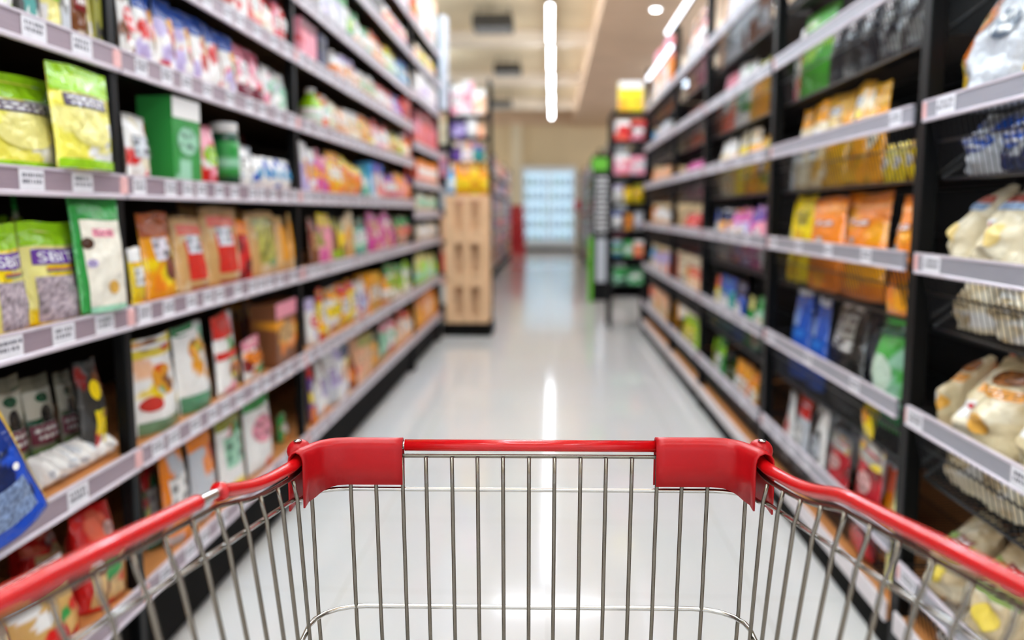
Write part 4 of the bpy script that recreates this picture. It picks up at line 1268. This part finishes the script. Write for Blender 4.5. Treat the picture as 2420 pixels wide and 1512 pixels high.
def z3f(D):
    return z3


rod(z3f, .0026, 0, .05).build('basket_rod', cart, True)
rod(lambda D: ZB, .0026).build('basket_rod', cart, True)
for px in (829, 889, 952, 1008, 1069, 1129, 1189, 1250, 1310, 1371, 1431, 1492, 1552, 1611, 1672):
    a = Vector(cy(px, 1150, DF - .0062))
    q = MB()
    q.tube([(a.x * 1.004, a.y, ZF - .0115), (a.x, a.y, a.z), (a.x * .985, a.y, z3), (a.x * .955, a.y - .012, ZB)], .0021, 'wire_steel', 8)
    q.build('basket_wire', cart, True)
for s in (-1, 1):
    a = Vector(cy(738 if s < 0 else 1761, 1190, .875))
    q = MB()
    q.tube([(a.x * 1.005, a.y, ZF - .012), a, (a.x * .985, a.y, z3), (a.x * .95, a.y - .01, ZB)], .0021, 'wire_steel', 8)
    q.build('basket_wire', cart, True)
    for i in range(17):
        D = .838 - .0418 * i
        if D < DEND:
            break
        zt = RZM(D) - .012
        # follow the rim's dip near the corner
        near_p = min(P, key=lambda p: abs(p.y - D))
        zt = near_p.z - .0115 if D > .66 else zt
        q = MB()
        q.tube([(s * (wat(D, zt) - .002), D, zt), (s * (wat(D, zt) - .0045), D, zt - .012), (s * (wat(D, rodz[2](D)) - .0045), D, rodz[2](D)), (s * (wat(D, ZB) - .004), D - .01, ZB)], .0021, 'wire_steel', 8)
        q.build('basket_wire', cart, True)
# floor grid, rear gate, handle, chassis and castors (below and behind the view)
q = MB()
wb = lambda D: wat(D, ZB)
for k in range(9):
    y = DEND + (DF - .02 - DEND) * k / 8
    q.tube([(-wb(y), y, ZB), (wb(y), y, ZB)], .0022, 'wire_steel', 6)
for k in range(9):
    f_ = -1 + k / 4
    q.tube([(f_ * wb(DEND), DEND, ZB - .003), (f_ * wb(DF) * .97, DF - .02, ZB - .003)], .0022, 'wire_steel', 6)
q.build('floor_grid', cart, True)
ze = P[-1].z
we = abs(P[-1].x)
ye = P[-1].y
q = MB()
for k in range(9):
    x = -1 + k / 4
    q.tube([(x * we * .95, ye, ze - .1), (x * wb(DEND), DEND, ZB)], .0022, 'wire_steel', 6)
q.tube([(-we * .96, ye, ze - .1), (we * .96, ye, ze - .1)], .003, 'wire_steel', 6)
q.build('rear_gate', cart, True)
q = MB()
q.tube([(-we, ye, ze), (-we - .005, ye - .05, ze + .02), (-we + .02, ye - .09, ze + .03), (we - .02, ye - .09, ze + .03), (we + .005, ye - .05, ze + .02), (we, ye, ze)], .009, 'chrome', 12)
q.build('handle_bar', cart, True)
q = MB()
q.tube([(-we + .05, ye - .09, ze + .03), (we - .05, ye - .09, ze + .03)], .014, 'red_sleeve', 14)
q.build('handle_grip', cart, True)['label'] = 'red push handle grip'
q = MB()
for s in (-1, 1):
    q.tube([(s * we, ye, ze - .02), (s * .24, .22, .5), (s * .25, .2, .2), (s * .25, .28, .15), (s * .2, .82, .13)], .011, 'chrome', 10)
    q.tube([(s * wb(.7), .7, ZB - .004), (s * .2, .74, .135)], .009, 'chrome', 8)
q.tube([(-.2, .82, .13), (.2, .82, .13)], .011, 'chrome', 10)
q.tube([(-.25, .28, .15), (.25, .28, .15)], .011, 'chrome', 10)
q.build('chassis', cart, True)
for (x, y) in ((-.24, .24), (.24, .24), (-.2, .8), (.2, .8)):
    q = MB()
    q.box((x - .02, y - .03, .05), (x - .015, y + .02, .14), 'chrome')
    q.box((x + .015, y - .03, .05), (x + .02, y + .02, .14), 'chrome')
    fk = q.build('castor', cart)
    q = MB()
    q.tube([(x - .012, y - .015, .05), (x + .012, y - .015, .05)], .05, 'rubber', 20)
    q.build('wheel', fk, True)

# ------------------------------------------------------------------ crates and what stands beyond the flat shelves
cx0, cx1, CYF = -.925, -.535, 7.62
q = MB()
q.box((cx0 - .03, CYF - .02, 0), (cx1 + .02, CYF + .42, .115), 'plinth_black', .006)
tag(q.build('crate_plinth'), 'low black plinth under the stack of wooden crates', 'plinth')
CH = .377
for k in range(3):
    z = .116 + k * CH
    t = empty('wooden_crate', ((cx0 + cx1) / 2, CYF + .19, z))
    hw, hd, h = .19, .185, CH - .004
    q = MB()
    q.box((-hw, -hd, 0), (hw, hd, .02), 'crate_wood')
    q.build('base_board', t)
    for n, a, b in (('front_panel', -hd, -hd + .014), ('rear_panel', hd - .014, hd)):
        q = MB()
        for (xa, xb) in ((-hw, -hw + .075), (-.028, .028), (hw - .075, hw)):
            q.box((xa, a, .02), (xb, b, h), 'crate_wood', .003)
        for (za, zb) in ((.021, .065), (h - .045, h)):
            q.box((-hw, a - .004, za), (hw, b + .004, zb), 'crate_wood', .003)
        q.build(n, t)
    for s in (-1, 1):
        q = MB()
        for (za, zb) in ((.021, .12), (.14, .24), (.26, h)):
            q.box((s * hw, -hd + .016, za), (s * (hw - .013), hd - .016, zb), 'crate_wood', .003)
        q.build('side_panel', t)
    q = MB()
    q.box((-hw + .02, -hd + .13, .021), (hw - .02, hd - .02, h - .06), 'crate_wood')
    q.build('divider_block', t)
    tag(t, 'pale wooden slatted crate, %s of the stack of three' % ['lowest', 'middle', 'topmost'][k], 'crate', 'stacked wooden crates')
ztop = .116 + 3 * CH
# bottles on the topmost crate
n = 0
for r in range(3):
    for i in range(5):
        SEED[0] += 1
        if r == 0 and i == 0:
            ds = 't sky_blue white white sky_blue'
        else:
            ds = 't amber gold yellow gold' if (i + r) % 3 else 't yellow amber gold amber'
        o = pack(ds, .068, .29 if r else .26 + .02 * (i % 2), .068, SEED[0])
        o.location = (cx0 + .055 + i * .07, CYF + .08 + r * .085, ztop + .001)
        n += 1
        lab = 'pale blue bottle on the topmost crate beside the yellow ones' if (r == 0 and i == 0) else '%s bottle on the topmost crate, %s of %s row' % (near_name(design(ds)['base']), ORD[i], ['the front', 'the middle', 'the rear'][r])
        tag(o, lab, 'bottle', 'bottles on the topmost crate')
# open shelf tower behind the crates
t = empty('shelf_tower', (-.73, 8.2, 0))
q = MB()
for x in (-.2, .17):
    for y in (-.12, .12):
        q.box((x - .012, y - .012, 0), (x + .012, y + .012, 2.3), 'black_steel')
q.build('frame', t)
for z in (1.56, 1.78, 1.98):
    q = MB()
    q.box((-.21, -.13, z - .02), (.18, .13, z), 'black_steel', .003)
    q.build('shelf', t)
tag(t, 'slim black open shelf tower rising behind the wooden crates', 'shelf rack')
wt = 'shelf, tower behind the crates'
for (z, lst) in ((1.56, [('b purple charcoal - navy', .09, .13), ('b white - lilac peach', .1, .1), ('b teal purple - navy', .1, .14)]), (1.78, [('b purple navy lilac lilac', .13, .15), ('j white white white white', .1, .17), ('b peach - - coral', .06, .1)]), (1.98, [('b pink white white lilac,white', .1, .26), ('b white - pink silver,pink', .1, .3), ('b peach white - white', .1, .22)])):
    x = -.912
    for ds, w, h in lst:
        SEED[0] += 1
        o = pack(ds, w, h, .12, SEED[0])
        o.location = (x + w / 2, 8.15, z + .001)
        x += w + .006
        place(o, ds, {1.56: 'lowest', 1.78: 'middle', 1.98: 'top'}[z] + ' ' + wt, 'packs on the shelf tower')
q = MB()
q.box((XL - .02, 7.45, 1.95), (XL + .06, 7.56, 2.72), 'silver_panel', .01)
tag(q.build('end_post'), 'pale silver post at the top end of the flat-shelf racks', 'post')

# ------------------------------------------------------------------ black display rack beyond the wire baskets
t = empty('display_rack', (.76, 8.35, 0))
dx0, dx1 = -.19, .14
q = MB()
for x in (dx0, dx1):
    for y in (-.18, .18):
        q.box((x - .014, y - .014, 0), (x + .014, y + .014, 2.0), 'black_steel')
q.build('frame', t)
dz = [.42, .68, .93, 1.18, 1.44, 1.75]
for z in dz:
    q = MB()
    q.box((dx0, -.19, z - .025), (dx1, .19, z), 'black_steel', .003)
    q.build('shelf', t)
q = MB()
q.box((dx1 + .014, -.25, 0), (dx1 + .05, .35, 2.05), 'dark_panel')
q.build('side_panel', t)
tag(t, 'black open display rack standing at the end of the wire-basket racks', 'shelf rack')
dl = [['b dark_green green - green,mint', 'b green dark_green white mint'], ['j sky_blue white green white', 'b green - white mint', 'b coral white - tan'], ['l white blue - silver', 'b brown - orange amber', 'l white silver - lilac'], ['l white lilac white white', 'l yellow gold - amber', 'l yellow olive - gold'], ['b pink white - white,coral', 'b pink - white silver'], ['b red white - white,coral', 'b dark_red red white pink']]
for i, z in enumerate(dz):
    x = .76 + dx0 + .02
    L_ = dl[i]
    w = (dx1 - dx0 - .04) / len(L_)
    for ds in L_:
        SEED[0] += 1
        hh = (.18 if i < 5 else .2) * (.85 + .15 * random.Random(SEED[0]).random()) * (1.05 if i in (4, 5) else .95)
        o = pack(ds, w * .94, hh, .12, SEED[0], 0)
        o.location = (x + w / 2, 8.25, z + .001)
        x += w
        place(o, ds, '%s shelf, black display rack' % ORD[i], 'packs on the black display rack')
q = MB()
q.box((-.14, -.02, 0), (.14, .0, .23), 'wall_trim', .004)
q.v = [tuple(v) for v in q.v]
SEED[0] += 1
o = pack('b yellow white - amber,yellow', .22, .27, .14, SEED[0])
o.location = (.74, 8.3, 2.02)
o2 = MB()
o2.box((dx0, -.18, 2.0), (dx1, .18, 2.02), 'black_steel', .003)
o2.build('top_board', t)
tag(o, 'bright yellow and white carton on top of the black display rack', 'box')

# black and green promotion board further back
pb = empty('promotion_board', (.62, 10.6, 0))
q = MB()
q.box((-.11, -.03, .02), (.12, .03, 1.78), 'dark_panel', .004)
q.build('board', pb)
q = MB()
q.box((-.12, -.036, 1.59), (.12, -.028, 1.74), 'green_board', .003)
q.build('green_header', pb)['label'] = 'green header panel'
q = MB()
q.box((-.15, -.05, 0), (-.105, .05, .8), 'green_board', .004)
q.build('green_edge', pb)['label'] = 'green upright edge'
rr = random.Random(5)
for k in range(11):
    q = MB()
    z = 1.48 - k * .062
    x = -.07
    while x < .07:
        w = rr.uniform(.008, .03)
        q.box((x, -.034, z), (min(.08, x + w), -.0305, z + .03), 'letter_white')
        x += w + .008
    q.build('lettering_line', pb)
q = MB()
q.box((-.06, -.04, .25), (.06, -.029, .78), 'silver_panel', .004)
q.build('pale_panel', pb)
tag(pb, 'narrow black promotion board with white lettering and green edges', 'sign board')

# ------------------------------------------------------------------ far rack rows
def far_bay(side, Y0, Y1, X, zs, label):
    t = empty('far_rack', (X, (Y0 + Y1) / 2, 0))
    s = side
    q = MB()
    q.box((s * .4, -(Y1 - Y0) / 2, 0), (s * .42, (Y1 - Y0) / 2 - .01, 2.0), 'dark_panel')
    q.build('back_panel', t)
    q = MB()
    q.box((s * .03, -(Y1 - Y0) / 2, 0), (s * .05, (Y1 - Y0) / 2 - .01, .13), 'plinth_black')
    q.build('base_plinth', t)
    for y in (-(Y1 - Y0) / 2, (Y1 - Y0) / 2 - .05):
        q = MB()
        q.box((s * .01, y, 0), (s * .06, y + .04, 2.1), 'black_steel')
        q.build('upright', t)
    for z in zs:
        q = MB()
        q.box((s * .01, -(Y1 - Y0) / 2, z - .02), (s * .4, (Y1 - Y0) / 2 - .01, z), 'black_steel')
        sh = q.build('shelf', t)
        q = MB()
        q.box((0, -(Y1 - Y0) / 2, z - .03), (s * .008, (Y1 - Y0) / 2 - .01, z + .005), 'rail_white' if s < 0 else 'rail_grey')
        q.build('price_rail', sh)
    tag(t, label, 'shelf rack', 'far rack bays')


FZ = [.16, .48, .8, 1.12, 1.44, 1.76]
FP = ['b pink white - lilac,coral', 'b lilac purple - white,pink', 'b peach - white coral', 'b white coral - peach', 'b coral cream - orange', 'b purple lilac - white', 'b silver navy - sky_blue', 'b cream tan - beige']
FQ = ['b charcoal - silver grey', 'b dark_green green - green', 'b grey silver - maroon', 'b maroon grey - pink', 'b charcoal red - silver', 'b silver - grey maroon']
for s, X, YS, pal, nm in ((-1, -.96, (8.7, 12.0, 15.3, 18.6, 21.6), FP, 'far left row'), (1, .76, (11.2, 14.2, 17.2, 20.2, 22.6), FQ, 'far right row')):
    for b in range(4):
        far_bay(s, YS[b], YS[b + 1], X, FZ, 'distant %s rack bay, %s beyond the %s' % ('pastel-stocked' if s < 0 else 'dark-stocked', ORD[b], 'wooden crates' if s < 0 else 'promotion board'))
        for i, z in enumerate(FZ):
            npk = 6 if b == 0 else 4
            wd = (YS[b + 1] - YS[b] - .12) / npk
            for k in range(npk):
                SEED[0] += 1
                rr = random.Random(SEED[0])
                ds = pal[rr.randrange(len(pal))]
                o = pack(ds, wd * .95, rr.uniform(.2, .28), .2, SEED[0], 0, 0)
                o.location = (X + s * .12, YS[b] + .06 + wd * (k + .5), z + .001)
                o.rotation_euler = (0, 0, math.radians(90 if s < 0 else -90))
                place(o, ds, '%s shelf, bay %s, %s' % (ORD[i], ['one', 'two', 'three', 'four'][b], nm), 'cartons on the ' + nm)

# ------------------------------------------------------------------ glass-door cooler at the end wall
ax, bx = ony(1237, 500, 25.0)[0], ony(1357, 500, 25.0)[0]
zt, zb_ = ony(1297, 403, 25.0)[2], ony(1297, 573, 25.0)[2]
t = empty('drinks_cooler', ((ax + bx) / 2, 25.35, 0))
hw = (bx - ax) / 2
q = MB()
q.box((-hw - .05, -.35, .08), (hw + .05, -.3, zb_ - .02), 'fridge_white', .01)
q.box((-hw - .05, -.3, .08), (hw + .05, .35, zb_), 'fridge_white')
q.box((-hw - .05, .3, zb_), (hw + .05, .35, zt + .05), 'fridge_white')
q.box((-hw - .05, -.3, zt), (hw + .05, .3, zt + .12), 'fridge_white')
for s in (-1, 1):
    q.box((s * hw, -.3, zb_), (s * (hw + .05), .3, zt), 'fridge_white')
q.build('cabinet', t)
q = MB()
q.box((-hw - .03, -.3, 0), (hw + .03, .3, .08), 'plinth_black')
q.build('base_plinth', t)
q = MB()
q.box((-hw + .02, .27, zb_ + .02), (hw - .02, .295, zt - .02), 'fridge_light')
q.build('light_panel', t)['label'] = 'pale blue glowing rear panel'
cz = [zb_ + .02 + (zt - zb_ - .04) * k / 5 for k in range(5)]
for z in cz:
    q = MB()
    q.box((-hw + .01, -.22, z - .012), (hw - .01, .2, z), 'fridge_white')
    q.build('shelf', t)
for k in range(2):
    dr = empty('glass_door', (0, 0, 0))
    dr.parent = t
    x0, x1 = -hw + k * hw, -hw + (k + 1) * hw
    q = MB()
    for a, b in (((x0, zb_), (x0 + .035, zt)), ((x1 - .035, zb_), (x1, zt)), ((x0 + .035, zb_), (x1 - .035, zb_ + .05)), ((x0 + .035, zt - .05), (x1 - .035, zt))):
        q.box((a[0] + .002, -.34, a[1]), (b[0] - .002, -.3, b[1]), 'fridge_white')
    q.build('door_frame', dr)
    q = MB()
    q.box((x0 + .03, -.325, zb_ + .045), (x1 - .03, -.319, zt - .045), 'cooler_glass')
    q.build('pane', dr)
    q = MB()
    xh = x1 - .02 if k == 0 else x0 + .02
    q.tube([(xh, -.345, 1.0), (xh, -.375, 1.02), (xh, -.375, 1.4), (xh, -.345, 1.42)], .008, 'chrome', 6)
    q.build('handle', dr)
tag(t, 'two-door glass drinks cooler glowing pale blue against the end wall', 'refrigerator')
bc = ['t sky_blue white white blue', 't white sky_blue sky_blue white', 't mint teal white teal', 't silver navy sky_blue white', 't teal white mint white']
for i, z in enumerate(cz):
    for k in range(9):
        SEED[0] += 1
        ds = bc[(k * 7 + i * 3) % 5]
        o = pack(ds, .1, .26, .1, SEED[0], 0, 0)
        o.location = ((ax + bx) / 2 - hw + .1 + k * (2 * hw - .2) / 8, 25.2, z + .001)
        place(o, ds, '%s shelf of the glass cooler' % ORD[i], 'bottles in the cooler')

# red shopping baskets stacked beside the cooler
bxp = ony(1222, 560, 22.9)[0]
for k in range(6):
    t = empty('shopping_basket', (bxp + .012 * (6 - k) - .04, 22.9, .0 + k * .212))
    q = MB()
    w0, w1, d0, d1, h = .17, .21, .12, .15, .2
    vs = []
    for (w, d, z) in ((w0, d0, 0), (w1, d1, h), (w1 - .012, d1 - .012, h), (w0 - .012, d0 - .012, .01)):
        vs += [(-w, -d, z), (w, -d, z), (w, d, z), (-w, d, z)]
    fs = [(3, 2, 1, 0), (12, 13, 14, 15)]
    for r in range(3):
        fs += [(r * 4 + i, r * 4 + (i + 1) % 4, r * 4 + 4 + (i + 1) % 4, r * 4 + 4 + i) for i in range(4)]
    q.add(vs, fs, 'basket_red')
    q.box((-w1 - .012, -d1 - .012, h - .02), (w1 + .012, -d1, h + .004), 'basket_red')
    q.box((-w1 - .012, d1, h - .02), (w1 + .012, d1 + .012, h + .004), 'basket_red')
    q.build('tub', t)
    q = MB()
    q.tube([(-w1 - .006, 0, h - .03), (-w1 - .006, -d1 - .02, h - .012), (w1 + .006, -d1 - .02, h - .012), (w1 + .006, 0, h - .03)], .006, 'vent_dark', 6)
    q.build('handle', t)
    tag(t, 'red plastic shopping basket, %s from the floor in the leaning stack' % ORD[k], 'basket', 'stacked red shopping baskets')
rb = ony(1363, 487, 22.0)
q = MB()
q.lathe([(.02, 0), (.085, .01), (.11, .1), (.1, .2), (.06, .27), (.02, .28)], 'basket_red', (rb[0] + .06, 22.7, rb[2] - .12), 16)
q.tube([(rb[0] + .06, 22.7, 0), (rb[0] + .06, 22.7, rb[2] - .11)], .015, 'black_steel', 8)
q.lathe([(.1, 0), (.1, .015), (.02, .03)], 'black_steel', (rb[0] + .06, 22.7, 0), 16)
tag(q.build('queue_post', None, True), 'slim dark post with a round red head close to the cooler', 'post')

name_rows()
